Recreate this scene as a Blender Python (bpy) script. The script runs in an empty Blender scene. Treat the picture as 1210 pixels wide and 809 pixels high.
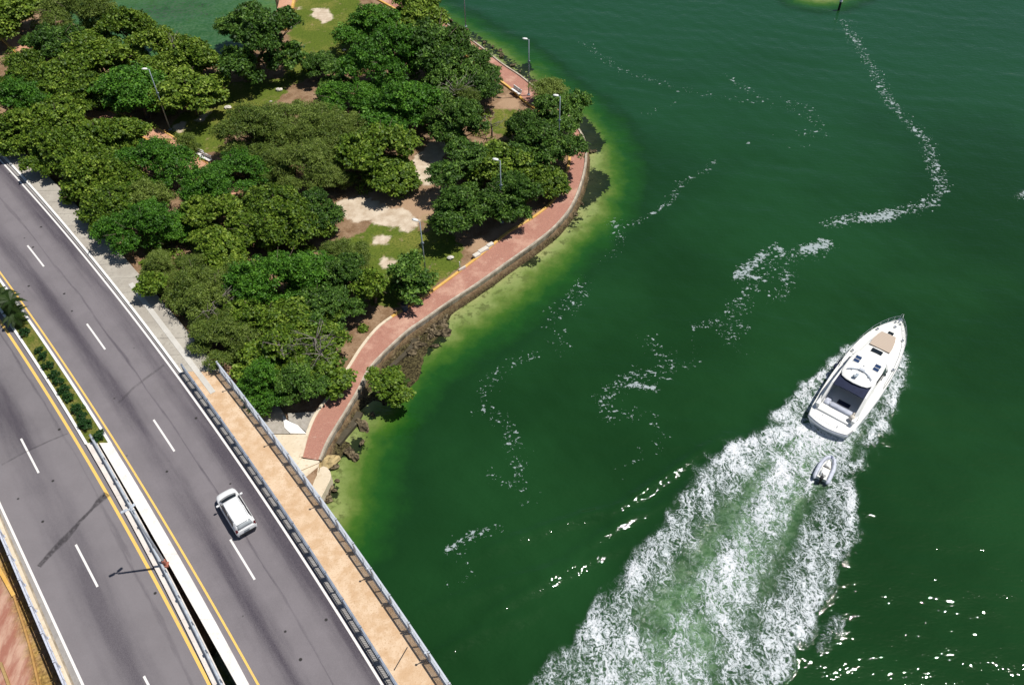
import bpy, math, random
import numpy as np
from mathutils import Vector, Matrix
random.seed(7); RS = np.random.RandomState(7)
R = math.radians
scene = bpy.context.scene
col = scene.collection

# ------------------------------------------------------------------ camera, sky, sun, exposure
HC = 59.5; FPX = 1000.0; CX, CY = 605.0, 404.5; NX, NY = 622.0, 1340.0   # drone height, focal length and nadir solved from the photograph
_n = np.array([NX-CX, -(NY-CY), -FPX]); _n /= np.linalg.norm(_n)
_up = -_n; _f = np.array([0, 0, -1.]); _fw = _f-_up*_f.dot(_up); _fw /= np.linalg.norm(_fw); _rt = np.cross(_fw, _up)
def U(px, py, z=0.0):
    """photograph pixel -> point of the horizontal plane at height z"""
    d = np.array([px-CX, -(py-CY), -FPX]); h = -d.dot(_up)
    return np.array([d.dot(_rt), d.dot(_fw)])/h*(HC-z)
cam = bpy.data.cameras.new('camera'); co = bpy.data.objects.new('camera', cam); col.objects.link(co)
cam.sensor_width = 36; cam.lens = FPX/1210*36; cam.clip_start = 0.5; cam.clip_end = 9000
co.matrix_world = Matrix(((_rt[0], _rt[1], _rt[2], 0), (_fw[0], _fw[1], _fw[2], 0), (_up[0], _up[1], _up[2], HC), (0, 0, 0, 1)))
scene.camera = co
SUN = Vector((0.44, 0.06, 1.0)).normalized()                 # towards the sun
w = bpy.data.worlds.new('World'); scene.world = w; w.use_nodes = True
nt = w.node_tree; bg = nt.nodes['Background']; sky = nt.nodes.new('ShaderNodeTexSky')
sky.sky_type = 'NISHITA'; sky.sun_disc = False
sky.sun_elevation = math.asin(SUN.z); sky.sun_rotation = math.atan2(SUN.x, SUN.y)
sky.air_density = 1.0; sky.dust_density = 0.6; sky.ozone_density = 1.0
nt.links.new(sky.outputs[0], bg.inputs[0]); bg.inputs[1].default_value = 0.06
sl = bpy.data.lights.new('sun', 'SUN'); sl.energy = 4.9; sl.angle = R(0.53); sl.color = (1, 0.955, 0.88)
so = bpy.data.objects.new('sun', sl); col.objects.link(so); so.rotation_euler = SUN.to_track_quat('Z', 'Y').to_euler(); so.location = (40, 10, 90)
scene.view_settings.view_transform = 'Standard'; scene.view_settings.look = 'None'
scene.view_settings.exposure = 0.0; scene.view_settings.gamma = 1.0

# ------------------------------------------------------------------ helpers
def tag(o, label=None, cat=None, group=None, kind=None):
    if label: o['label'] = label
    if cat: o['category'] = cat
    if group: o['group'] = group
    if kind: o['kind'] = kind
    return o
def link(o, parent=None):
    col.objects.link(o)
    if parent is not None: o.parent = parent
    return o
def empty(name, loc=(0, 0, 0), rz=0, label=None, cat=None, group=None, s=1):
    o = bpy.data.objects.new(name, None); o.location = loc; o.rotation_euler = (0, 0, rz); o.scale = (s, s, s)
    o.empty_display_size = .3
    link(o); tag(o, label, cat, group); return o
def copy_tree(o, parent=None):
    c = o.copy(); link(c); c.parent = parent
    for ch in o.children: copy_tree(ch, c)
    return c
class MB:
    def __init__(s): s.v = []; s.f = []
    def add(s, v, f):
        b = len(s.v); s.v += [tuple(map(float, p)) for p in v]; s.f += [tuple(i+b for i in q) for q in f]; return s
    def box(s, c, d, rz=0, bev=0, ry=0):
        x, y, z = [k/2 for k in d]
        if bev:
            b = min(bev, x*.9, y*.9, z*.9)
            vs = []
            for (sz, ins) in ((-z, b), (-z+b, 0), (z-b, 0), (z, b)):
                X, Y = x-ins, y-ins
                vs += [(X-b, -Y, sz), (X, -Y+b, sz), (X, Y-b, sz), (X-b, Y, sz), (-X+b, Y, sz), (-X, Y-b, sz), (-X, -Y+b, sz), (-X+b, -Y, sz)]
            fs = [tuple(range(7, -1, -1)), tuple(range(24, 32))]
            for k in range(3):
                for i in range(8): j = (i+1) % 8; fs.append((k*8+i, k*8+j, k*8+8+j, k*8+8+i))
        else:
            vs = [(-x, -y, -z), (x, -y, -z), (x, y, -z), (-x, y, -z), (-x, -y, z), (x, -y, z), (x, y, z), (-x, y, z)]
            fs = [(3, 2, 1, 0), (4, 5, 6, 7), (0, 1, 5, 4), (1, 2, 6, 5), (2, 3, 7, 6), (3, 0, 4, 7)]
        M = Matrix.Translation(c) @ Matrix.Rotation(rz, 4, 'Z') @ Matrix.Rotation(ry, 4, 'Y')
        return s.add([M @ Vector(p) for p in vs], fs)
    def tube(s, pts, r, n=6, r2=None, cap=True):
        pts = [Vector(p) for p in pts]; m = len(pts); vs = []
        for i, p in enumerate(pts):
            t = (pts[min(i+1, m-1)]-pts[max(i-1, 0)]).normalized()
            a = t.cross(Vector((0, 0, 1)) if abs(t.z) < .9 else Vector((1, 0, 0))).normalized(); b = t.cross(a)
            rr = r if r2 is None else r+(r2-r)*i/(m-1)
            if isinstance(r, (list, tuple)): rr = r[i]
            vs += [p+(a*math.cos(2*math.pi*k/n)+b*math.sin(2*math.pi*k/n))*rr for k in range(n)]
        fs = [(i*n+k, i*n+(k+1) % n, i*n+n+(k+1) % n, i*n+n+k) for i in range(m-1) for k in range(n)]
        if cap: fs += [tuple(range(n-1, -1, -1)), tuple(range((m-1)*n, m*n))]
        return s.add(vs, fs)
    def loft(s, rings, cap=True, closed=True):
        n = len(rings[0]); vs = [p for r in rings for p in r]; fs = []
        for i in range(len(rings)-1):
            for k in range(n if closed else n-1):
                j = (k+1) % n; fs.append((i*n+k, i*n+j, i*n+n+j, i*n+n+k))
        if cap: fs += [tuple(range(n-1, -1, -1)), tuple(range((len(rings)-1)*n, len(rings)*n))]
        return s.add(vs, fs)
    def ell(s, c, r, nu=10, nv=6, jit=0, rs=None):
        vs = []; fs = []
        for j in range(nv+1):
            th = math.pi*j/nv
            for i in range(nu):
                ph = 2*math.pi*i/nu; k = 1+(rs.uniform(-jit, jit) if jit else 0)
                vs.append((c[0]+r[0]*math.sin(th)*math.cos(ph)*k, c[1]+r[1]*math.sin(th)*math.sin(ph)*k, c[2]+r[2]*math.cos(th)*k))
        for j in range(nv):
            for i in range(nu): i2 = (i+1) % nu; fs.append((j*nu+i, (j+1)*nu+i, (j+1)*nu+i2, j*nu+i2))
        return s.add(vs, fs)
    def prism(s, poly, z0, z1):
        n = len(poly); a = sum(poly[i][0]*poly[(i+1) % n][1]-poly[(i+1) % n][0]*poly[i][1] for i in range(n))
        if a < 0: poly = poly[::-1]
        vs = [(p[0], p[1], z0) for p in poly]+[(p[0], p[1], z1) for p in poly]
        fs = [tuple(range(n-1, -1, -1)), tuple(range(n, 2*n))]+[(i, (i+1) % n, n+(i+1) % n, n+i) for i in range(n)]
        return s.add(vs, fs)
    def strip(s, A, B, z0, z1):
        """closed solid between two polylines of equal length"""
        rings = [[(a[0], a[1], z0), (b[0], b[1], z0), (b[0], b[1], z1), (a[0], a[1], z1)] for a, b in zip(A, B)]
        return s.loft(rings)
    def sheet(s, A, B, z):
        n = len(A); return s.add([(a[0], a[1], z) for a in A]+[(b[0], b[1], z) for b in B], [(i, n+i, n+i+1, i+1) if True else 0 for i in range(n-1)])
    def mesh(s, name, mat, smooth=False):
        me = bpy.data.meshes.new(name); me.from_pydata(s.v, [], s.f)
        if mat: me.materials.append(mat)
        me.validate(); me.update()
        bmf(me)
        if smooth:
            me.polygons.foreach_set('use_smooth', [True]*len(me.polygons))
        return me
    def build(s, name, mat, parent=None, smooth=False):
        o = bpy.data.objects.new(name, s.mesh(name, mat, smooth)); return link(o, parent)
def bmf(me):
    import bmesh
    bm = bmesh.new(); bm.from_mesh(me); bmesh.ops.recalc_face_normals(bm, faces=bm.faces); bm.to_mesh(me); bm.free()
def autosmooth(o, ang=40):
    me = o.data; me.polygons.foreach_set('use_smooth', [True]*len(me.polygons)); me.set_sharp_from_angle(angle=R(ang))
    return o
def part(name, mesh, parent, loc=(0, 0, 0), rz=0, scale=None):
    o = bpy.data.objects.new(name, mesh); o.location = loc; o.rotation_euler = (0, 0, rz)
    if scale: o.scale = scale
    return link(o, parent)

# ------------------------------------------------------------------ node material helpers
class NT:
    def __init__(s, name, rough=.7, spec=.3):
        s.m = bpy.data.materials.new(name); s.m.use_nodes = True; s.t = s.m.node_tree; s.b = s.t.nodes['Principled BSDF']
        s.b.inputs['Roughness'].default_value = rough; s.b.inputs['Specular IOR Level'].default_value = spec
        s.out = s.t.nodes['Material Output']
    def n(s, k, **kw):
        x = s.t.nodes.new(k)
        for a, b in kw.items(): setattr(x, a, b)
        return x
    def l(s, a, b): s.t.links.new(a, b)
    def set(s, sock, v):
        if isinstance(v, (int, float, tuple, list)):
            if isinstance(v, (tuple, list)) and len(v) == 3 and sock.type == 'RGBA': v = (*v, 1)
            sock.default_value = v
        else: s.l(v, sock)
    def math(s, op, a, b=0, c=None, clamp=False):
        x = s.n('ShaderNodeMath', operation=op, use_clamp=clamp); s.set(x.inputs[0], a); s.set(x.inputs[1], b)
        if c is not None: s.set(x.inputs[2], c)
        return x.outputs[0]
    def mix(s, f, a, b, blend='MIX'):
        x = s.n('ShaderNodeMix', data_type='RGBA', blend_type=blend); s.set(x.inputs[0], f); s.set(x.inputs[6], a); s.set(x.inputs[7], b); return x.outputs[2]
    def pos(s):
        if not hasattr(s, '_p'): s._p = s.n('ShaderNodeTexCoord').outputs['Object']
        return s._p
    def wpos(s): return s.n('ShaderNodeNewGeometry').outputs['Position']
    def map(s, v, scale=(1, 1, 1), rz=0, loc=(0, 0, 0)):
        x = s.n('ShaderNodeMapping'); x.inputs['Scale'].default_value = scale; x.inputs['Rotation'].default_value = (0, 0, rz); x.inputs['Location'].default_value = loc
        s.l(v, x.inputs[0]); return x.outputs[0]
    def noise(s, v, sc, det=3, rough=.55, dist=0):
        x = s.n('ShaderNodeTexNoise'); s.l(v, x.inputs['Vector']); x.inputs['Scale'].default_value = sc
        x.inputs['Detail'].default_value = det; x.inputs['Roughness'].default_value = rough; x.inputs['Distortion'].default_value = dist; return x.outputs[0]
    def vor(s, v, sc, feat='F1', out='Distance', rnd=1):
        x = s.n('ShaderNodeTexVoronoi', feature=feat); s.l(v, x.inputs['Vector']); x.inputs['Scale'].default_value = sc
        x.inputs['Randomness'].default_value = rnd; return x.outputs[out]
    def ss(s, v, a, b, c=0., d=1.):
        x = s.n('ShaderNodeMapRange', interpolation_type='SMOOTHSTEP'); s.set(x.inputs[0], v)
        for i, k in enumerate((a, b, c, d)): s.set(x.inputs[i+1], k)
        return x.outputs[0]
    def ramp(s, v, stops):
        x = s.n('ShaderNodeValToRGB'); s.set(x.inputs[0], v); e = x.color_ramp.elements
        while len(e) < len(stops): e.new(.5)
        for i, (p, c) in enumerate(stops): e[i].position = p; e[i].color = (*c, 1)
        return x.outputs[0]
    def attr(s, name): return s.n('ShaderNodeAttribute', attribute_name=name).outputs['Fac']
    def bump(s, h, st=.3, dist=.05, nrm=None):
        x = s.n('ShaderNodeBump'); s.set(x.inputs['Height'], h); x.inputs['Strength'].default_value = st; x.inputs['Distance'].default_value = dist
        if nrm is not None: s.l(nrm, x.inputs['Normal'])
        return x.outputs[0]
    def col(s, v): s.set(s.b.inputs['Base Color'], v); return s
    def rough(s, v): s.set(s.b.inputs['Roughness'], v); return s
    def nrm(s, v): s.l(v, s.b.inputs['Normal']); return s
def simple(name, c, rough=.6, spec=.4, metal=0, var=.12, sc=3., c2=None, bump=0):
    m = NT(name, rough, spec); p = m.wpos() if False else m.pos(); n = m.noise(p, sc, 4)
    a = tuple(k*(1-var) for k in c); b = c2 or tuple(min(1, k*(1+var)) for k in c)
    m.col(m.mix(m.ss(n, .35, .65), a, b)); m.b.inputs['Metallic'].default_value = metal
    if bump: m.nrm(m.bump(m.noise(p, sc*8, 3), bump, .02))
    return m.m

M_white = simple('white_paint', (.80, .80, .79), .3, .5, var=.02)
M_gel = simple('white_gelcoat', (.82, .82, .80), .22, .5, var=.015)
M_gel2 = simple('offwhite_deck', (.74, .74, .71), .5, .4, var=.03, sc=8)
M_carw = NT('car_white', .25, .5).col((.80, .81, .82)); M_carw.b.inputs['Coat Weight'].default_value = .6; M_carw = M_carw.m
M_glass = NT('dark_glass', .06, .6).col((.012, .016, .02)).m
M_glass2 = NT('rear_glass', .3, .6).col((.33, .36, .38)).m  # the rear window's grey is reflected sky, painted as base colour
M_black = simple('black_plastic', (.015, .015, .017), .5, .4)
M_rubber = simple('tyre_rubber', (.02, .02, .02), .85, .2)
M_red = NT('tail_lamp_red', .2, .5).col((.10, .012, .014)).m
M_chrome = NT('steel', .25, .5).col((.6, .62, .64)); M_chrome.b.inputs['Metallic'].default_value = .9; M_chrome = M_chrome.m
M_navy = simple('navy_canvas', (.018, .024, .055), .75, .2, sc=5)
M_bluegrey = simple('cockpit_vinyl', (.42, .45, .54), .6, .3)
M_pad = NT('sunpad_tan', .8, .2)
_w = M_pad.n('ShaderNodeTexWave'); _w.inputs['Scale'].default_value = 1.6; M_pad.l(M_pad.pos(), _w.inputs[0]); _w.bands_direction = 'X'
M_pad.col(M_pad.mix(M_pad.ss(_w.outputs[1], .0, .12), (.33, .27, .215), (.50, .41, .335))); M_pad = M_pad.m
M_rail = simple('galvanised_rail', (.48, .52, .58), .45, .5, metal=.15, sc=2)
M_raild = simple('weathered_rail', (.25, .29, .36), .5, .5, metal=.15, sc=2)
M_pole = simple('grey_pole', (.30, .35, .40), .45, .4, metal=.2)
M_grey = simple('grey_tube', (.50, .53, .62), .55, .4)
M_bark = simple('bark', (.16, .125, .095), .9, .1, var=.3, sc=4, bump=.4)
M_deadwood = simple('dead_wood', (.25, .215, .20), .9, .1, var=.2, sc=4)
M_rock = simple('shore_rock', (.055, .042, .025), .9, .2, var=.5, sc=2.2, bump=.5, c2=(.21, .165, .10))
M_concw = simple('pale_concrete', (.62, .56, .46), .85, .2, var=.12, sc=1.2, bump=.1)
M_cope = simple('coping', (.44, .385, .31), .85, .2, var=.2, sc=1.5)
M_block = simple('stone_block', (.62, .58, .52), .85, .2, var=.08)

def concrete(name, c1, c2, c3, sc=.6, streak=None):
    m = NT(name, .88, .2); p = m.pos()
    n = m.noise(p, sc, 5, .6); n2 = m.noise(p, sc*7, 4, .6); n3 = m.noise(p, .25, 3)
    c = m.mix(m.ss(n, .35, .65), c1, c2); c = m.mix(m.ss(n2, .5, .75), c, c3); c = m.mix(m.ss(n3, .45, .7, 0, .4), c, c1)
    m.col(c); m.nrm(m.bump(n2, .25, .02)); return m.m
M_side = concrete('sidewalk_concrete', (.36, .33, .285), (.44, .41, .355), (.29, .265, .23))
M_strip = concrete('new_concrete', (.52, .50, .46), (.58, .56, .52), (.46, .44, .4))
M_tan = concrete('tan_deck_paint', (.54, .365, .22), (.66, .50, .35), (.44, .285, .165), 1.2)
M_kerbw = concrete('white_kerb_paint', (.74, .735, .72), (.80, .79, .77), (.62, .60, .57), 1.2)
M_barr = concrete('whitewashed_barrier', (.70, .67, .635), (.82, .80, .78), (.62, .56, .52), 1.0)
M_barrl = concrete('pinkish_barrier', (.62, .57, .53), (.70, .66, .62), (.52, .46, .42), 1.0)
M_abut = concrete('abutment_concrete', (.60, .51, .38), (.68, .59, .46), (.50, .41, .29), .5)
M_rubble = concrete('grey_rubble', (.33, .30, .26), (.42, .39, .35), (.25, .225, .19), 1.6)
def wall_mat():
    m = NT('seawall_concrete', .9, .15); p = m.pos(); n = m.noise(m.map(p, (1, 1, .35)), 1.3, 5, .65); s2 = m.n('ShaderNodeSeparateXYZ'); m.l(p, s2.inputs[0])
    c = m.mix(m.ss(n, .35, .65), (.22, .185, .14), (.36, .31, .25)); t = m.math('ADD', s2.outputs[2], m.math('MULTIPLY', m.math('SUBTRACT', n, .5), 1.2))
    m.col(m.mix(m.ss(t, 1.0, .45, 0, .88), c, (.045, .038, .022))); m.nrm(m.bump(n, .3, .03)); return m.m
M_wall = wall_mat()
M_gutter = concrete('gutter_concrete', (.27, .255, .245), (.32, .305, .29), (.23, .215, .205), .8)
M_ykerb = concrete('yellow_kerb_paint', (.62, .36, .08), (.70, .45, .16), (.50, .32, .13), 1.2)

def asphalt_mat(name, lanes, base, plane=None):
    m = NT(name, .9, .25); p = m.pos()
    uv = m.n('ShaderNodeUVMap').outputs[0]; sp = m.n('ShaderNodeSeparateXYZ'); m.l(uv, sp.inputs[0]); u, v = sp.outputs[0], sp.outputs[1]
    big = m.noise(m.map(uv, (.5, .035, 1)), 1.0, 4, .6); mid = m.noise(m.map(uv, (2.2, .12, 1)), 1.0, 4, .6); fine = m.noise(p, 26, 3, .7); blot = m.noise(p, .5, 4, .6)
    c = m.mix(m.ss(blot, .3, .7), tuple(k*.93 for k in base), tuple(k*1.08 for k in base))
    for (x, wd, st) in lanes:      # worn, oiled tracks along each lane
        d = m.math('ABSOLUTE', m.math('SUBTRACT', m.math('ADD', u, m.math('MULTIPLY', m.math('SUBTRACT', mid, .5), .8)), x))
        k = m.math('MULTIPLY', m.ss(d, wd, 0), m.ss(big, .36, .62, .3, 1.25))
        c = m.mix(m.math('MULTIPLY', k, st), c, (base[0]*.24, base[1]*.22, base[2]*.29))
    if plane:                      # the resurfaced stretch is a shade paler
        a, b, cc = plane; s2 = m.n('ShaderNodeSeparateXYZ'); m.l(p, s2.inputs[0])
        t = m.math('ADD', m.math('ADD', m.math('MULTIPLY', s2.outputs[0], a), m.math('MULTIPLY', s2.outputs[1], b)), cc)
        c = m.mix(m.ss(t, -.05, .05, 0, .22), c, tuple(min(1, k*1.45) for k in base))
    c = m.mix(m.ss(fine, .3, .75, 0, .4), c, tuple(k*1.6 for k in base))
    sp2 = m.vor(p, .55); c = m.mix(m.ss(sp2, .085, .05), c, (.03, .028, .028))
    m.col(c); m.nrm(m.bump(fine, .3, .01)); return m.m

# ------------------------------------------------------------------ leaf materials
def leaf_mat(name, dark, mid, lit, trans=.3):
    m = NT(name, .55, .28); t = m.attr('tint'); oi = m.n('ShaderNodeObjectInfo').outputs['Random']
    f = m.math('ADD', m.math('MULTIPLY', t, .8), m.math('MULTIPLY', oi, .25))
    c = m.ramp(f, [(0, dark), (.5, mid), (1, lit)])
    m.col(c); tr = m.n('ShaderNodeBsdfTranslucent'); m.l(m.mix(.5, c, lit), tr.inputs[0])
    mx = m.n('ShaderNodeMixShader'); mx.inputs[0].default_value = trans; m.l(m.b.outputs[0], mx.inputs[1]); m.l(tr.outputs[0], mx.inputs[2]); m.l(mx.outputs[0], m.out.inputs[0])
    return m.m
L_grape = leaf_mat('sea_grape_leaf', (.020, .055, .004), (.108, .188, .013), (.31, .41, .055), .18)
L_ficus = leaf_mat('ficus_leaf', (.014, .055, .004), (.060, .175, .011), (.17, .36, .034), .18)
L_almond = leaf_mat('almond_leaf', (.012, .038, .005), (.058, .135, .014), (.20, .34, .055), .18)
L_olive = leaf_mat('olive_leaf', (.036, .075, .008), (.135, .195, .028), (.29, .37, .085), .2)
L_hedge = leaf_mat('hedge_leaf', (.008, .032, .006), (.016, .062, .010), (.04, .11, .022), .15)
L_palm = leaf_mat('palm_leaf', (.02, .045, .008), (.05, .09, .016), (.12, .16, .04))

# ------------------------------------------------------------------ numpy noise
def vnoise(X, Y, sc, seed=0):
    rs = np.random.RandomState(seed); T = rs.rand(256, 256)
    x = X*sc; y = Y*sc; xi = np.floor(x).astype(int); yi = np.floor(y).astype(int); fx = x-xi; fy = y-yi
    fx = fx*fx*(3-2*fx); fy = fy*fy*(3-2*fy); g = lambda i, j: T[i % 256, j % 256]
    return (g(xi, yi)*(1-fx)+g(xi+1, yi)*fx)*(1-fy)+(g(xi, yi+1)*(1-fx)+g(xi+1, yi+1)*fx)*fy
def fbm(X, Y, sc, o=4, seed=0):
    a = 0; t = 0
    for i in range(o): a = a+vnoise(X, Y, sc*2**i, seed+i)*.5**i; t += .5**i
    return a/t
def seg_dist(X, Y, pts, closed=False):
    D = np.full(X.shape, 1e9); T = np.zeros(X.shape); acc = 0
    P = [np.array(p) for p in pts]; 
    if closed: P.append(P[0])
    for a, b in zip(P[:-1], P[1:]):
        d = b-a; L = d.dot(d)+1e-9; t = np.clip(((X-a[0])*d[0]+(Y-a[1])*d[1])/L, 0, 1)
        q = np.hypot(X-a[0]-t*d[0], Y-a[1]-t*d[1]); m = q < D; D = np.where(m, q, D); T = np.where(m, acc+t*math.sqrt(L), T); acc += math.sqrt(L)
    return D, T/max(acc, 1e-9)
def inside(X, Y, pts):
    r = np.zeros(X.shape, bool); n = len(pts)
    for i in range(n):
        x1, y1 = pts[i]; x2, y2 = pts[(i+1) % n]
        if y1 == y2: continue
        c = ((y1 > Y) != (y2 > Y)) & (X < (x2-x1)*(Y-y1)/(y2-y1)+x1); r ^= c
    return r
def sdist(X, Y, pts):
    d, _ = seg_dist(X, Y, pts, True); return np.where(inside(X, Y, pts), -d, d)   # negative inside
def axis(core0, core1, step, fine=None, fs=None, far=4000):
    a = []; x = core0
    while x < core1:
        a.append(x); x += fs if fine and fine[0] <= x < fine[1] else step
    k = step; lo = [core0]
    while lo[-1] > -far: k *= 1.35; lo.append(lo[-1]-k)
    k = step; hi = [x]
    while hi[-1] < far: k *= 1.35; hi.append(hi[-1]+k)
    return np.array(lo[:0:-1]+a+hi)
def grid_mesh(name, xs, ys, Z, mat, attrs):
    nx, ny = len(xs), len(ys); XX, YY = np.meshgrid(xs, ys, indexing='ij')
    me = bpy.data.meshes.new(name); nv = nx*ny; me.vertices.add(nv)
    me.vertices.foreach_set('co', np.stack([XX, YY, Z], -1).reshape(-1).astype(np.float32))
    i = np.arange(nx-1)[:, None]*ny+np.arange(ny-1)[None]; q = np.stack([i, i+ny, i+ny+1, i+1], -1).reshape(-1, 4)
    me.loops.add(q.size); me.loops.foreach_set('vertex_index', q.reshape(-1).astype(np.int32))
    me.polygons.add(len(q)); me.polygons.foreach_set('loop_start', np.arange(0, q.size, 4, dtype=np.int32))
    me.update(calc_edges=True); me.polygons.foreach_set('use_smooth', np.ones(len(q), bool)); me.materials.append(mat)
    for k, v in attrs.items():
        a = me.attributes.new(k, 'FLOAT', 'POINT'); a.data.foreach_set('value', v.reshape(-1).astype(np.float32))
    o = bpy.data.objects.new(name, me); link(o); return o

# ------------------------------------------------------------------ road lines (photograph pixels -> smooth plan curves x(y))
RZ = 2.6
def fit(px, z=RZ, deg=2):
    P = np.array([U(x, y, z if len(r) == 0 else r[0]) for x, y, *r in px]); c = np.polyfit(P[:, 1], P[:, 0], deg)
    lo, hi = P[:, 1].min(), P[:, 1].max(); d = np.polyder(c)
    def f(y):
        y = np.asarray(y, float); yc = np.clip(y, lo, hi); return np.polyval(c, yc)+np.polyval(d, yc)*(y-yc)
    return f
K_yr = fit([(2, 325.5), (14.5, 342), (33, 365.6), (62, 408), (90, 453), (128, 510), (148, 539), (171, 579), (214, 652), (264, 731), (303.6, 807.5)])
K_kr = fit([(0, 329.5), (9, 341), (21, 357), (36.7, 379), (55.6, 408), (79, 445), (125, 507.6), (130, 522), (177, 598), (214, 663), (253, 729), (294, 808)])
K_kl = fit([(0, 367), (10, 382), (28, 409), (60, 458.7), (90, 505), (105, 528.5), (143, 602), (177, 662), (211, 729), (251, 808)])
K_yl = fit([(0, 378.5), (27, 420.6), (54, 464), (81.6, 507.6), (102, 539), (125, 584), (161, 641), (200, 716), (246, 807.5)])
K_wr = fit([(0, 188), (37, 229.7), (74, 270.5), (107.5, 318), (161, 382.6), (215, 447), (251, 497), (278, 542), (303.6, 579), (343, 634), (396, 722), (450, 807)])
K_ko = fit([(0, 181.5), (37, 219.5), (74, 262), (118, 321.7), (172, 384), (218, 443), (309, 580), (362, 654), (412, 733), (448, 789)])
K_out = fit([(0, 155), (42.6, 196), (85, 243), (130, 293), (190, 360), (249.4, 426, RZ+1.5), (280, 462, RZ+1.5), (299, 483, RZ+1.5), (330, 527.4, RZ+1.5), (354.7, 560.8, RZ+1.5), (373, 585.5, RZ+1.5), (395.5, 617.6, RZ+1.5), (452, 700, RZ+1.5), (479, 739, RZ+1.5), (495.5, 763, RZ+1.5), (524, 806.5, RZ+1.5)])
K_wl = fit([(0, 597), (37.5, 677), (64, 731), (96, 807.5)], deg=1)
K_ll = fit([(6, 636), (28, 682), (42, 717), (57, 752), (80, 808)], deg=1)
GL = fit([(109, 524), (155, 610), (182, 656), (198, 687), (220, 729), (257, 808)])     # right edge of the narrow median parapet
GR = fit([(119, 526), (168, 610), (199, 665), (235, 729), (280, 808)])
YB = float(U(111, 526, RZ)[1])            # where the median planting ends and the bridge begins
YS = float(U(232, 441, RZ)[1])            # start of the railings
Y0, Y1 = -70., 230.
def ys_(a, b, st=1.5): return np.linspace(a, b, max(2, int(abs(b-a)/st)+1))
def line(f, a, b, off=0., st=1.5):
    ys = ys_(a, b, st); xs = f(ys); d = (f(ys+.05)-f(ys-.05))/.1; n = np.sqrt(1+d*d)
    return [(x+off/nn, y-off*dd/nn) for x, y, dd, nn in zip(xs, ys, d, n)]    # off > 0 : to the right (towards +x)
def cumlen(L): 
    s = [0]
    for a, b in zip(L[:-1], L[1:]): s.append(s[-1]+math.hypot(b[0]-a[0], b[1]-a[1]))
    return s
def road_sheet(fa, fb, a, b, z, mat, name):
    ys = ys_(a, b, 1.5); NXr = 2; ms = MB(); uv = []
    A = line(fa, a, b); B = line(fb, a, b); s = cumlen(A)
    me = bpy.data.meshes.new(name); v = [(p[0], p[1], z) for p in A]+[(p[0], p[1], z) for p in B]; n = len(A)
    me.from_pydata(v, [], [(i, n+i, n+i+1, i+1) for i in range(n-1)]); me.materials.append(mat); bmf(me)
    if me.polygons[0].normal.z < 0: me.flip_normals()
    ul = me.uv_layers.new(name='UVMap'); 
    wd = float(np.mean([abs(B[i][0]-A[i][0])*.78 for i in range(n)]))
    for lp in me.loops:
        i = lp.vertex_index; ul.data[lp.index].uv = (0 if i < n else wd, s[i % n])
    o = bpy.data.objects.new(name, me); link(o); return o
jA, jB = U(79, 512, RZ), U(35, 532, RZ); jn = np.array([-(jB-jA)[1], (jB-jA)[0]]); jn /= np.linalg.norm(jn)
if jn.dot(U(120, 640, RZ)-jA) < 0: jn = -jn
asph = asphalt_mat('asphalt_right', [(2.1, 1.1, .85), (5.9, 1.25, .95), (4.0, .12, .6)], (.166, .151, .162))
asphl = asphalt_mat('asphalt_left', [(2.0, 1.2, .95), (5.6, 1.1, .8), (3.8, .12, .5)], (.158, .145, .154), (float(jn[0]), float(jn[1]), -float(jn.dot(jA))))
road_r = tag(road_sheet(K_kr, lambda y: K_wr(y)+.25, Y0, Y1, RZ, asph, 'road'), 'grey asphalt carriageway with the white car, right of the median', kind='structure')
road_l = tag(road_sheet(lambda y: K_ll(y)+.4, K_kl, Y0, Y1, RZ, asphl, 'road'), 'grey asphalt carriageway with a dark skid mark, left of the median', kind='structure')
MM_white = NT('worn_white_marking', .8, .2); _p = MM_white.pos(); MM_white.col(MM_white.mix(MM_white.ss(MM_white.noise(_p, 5, 5, .7), .55, .75, 0, .5), (.74, .72, .70), (.4, .38, .38))); MM_white = MM_white.m
MM_yel = NT('worn_yellow_marking', .8, .2); _p = MM_yel.pos(); MM_yel.col(MM_yel.mix(MM_yel.ss(MM_yel.noise(_p, 4, 5, .7), .5, .75, 0, .6), (.78, .50, .13), (.42, .33, .22))); MM_yel = MM_yel.m
def mark(f, a, b, wd, parent, mat, name, off=0., z=RZ+.004):
    m = MB(); A = line(f, a, b, off-wd/2, 1.); B = line(f, a, b, off+wd/2, 1.); m.sheet(A, B, z); return m.build(name, mat, parent)
mark(K_yr, Y0, Y1, .15, road_r, MM_yel, 'yellow_edge_line'); mark(K_wr, Y0, Y1, .17, road_r, MM_white, 'white_edge_line')
mark(K_yl, Y0, Y1, .22, road_l, MM_yel, 'yellow_edge_line'); mark(K_wl, Y0, Y1, .17, road_l, MM_white, 'white_edge_line')
D_r = fit([(32, 290), (57, 321), (104, 384), (130, 420), (182, 497), (212, 543), (272, 637), (308, 695)])
D_l = fit([(24, 518), (44, 554), (91, 643), (121, 706)], deg=1)
def dashes(f, start, end, par):
    ya, yb = float(U(*start, RZ)[1]), float(U(*end, RZ)[1]); per = (ya-yb)/PERN[par.name][0]; ln = PERN[par.name][1]
    k = -6
    while ya-k*per > -60:
        y = ya-k*per; mark(f, y, y-ln, .16, par, MM_white, 'lane_dash'); k += 1
PERN = {road_r.name: (3, 3.35), road_l.name: (1, 3.5)}
dashes(D_r, (32, 290), (272, 637), road_r); dashes(D_l, (24, 518), (91, 643), road_l)

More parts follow.
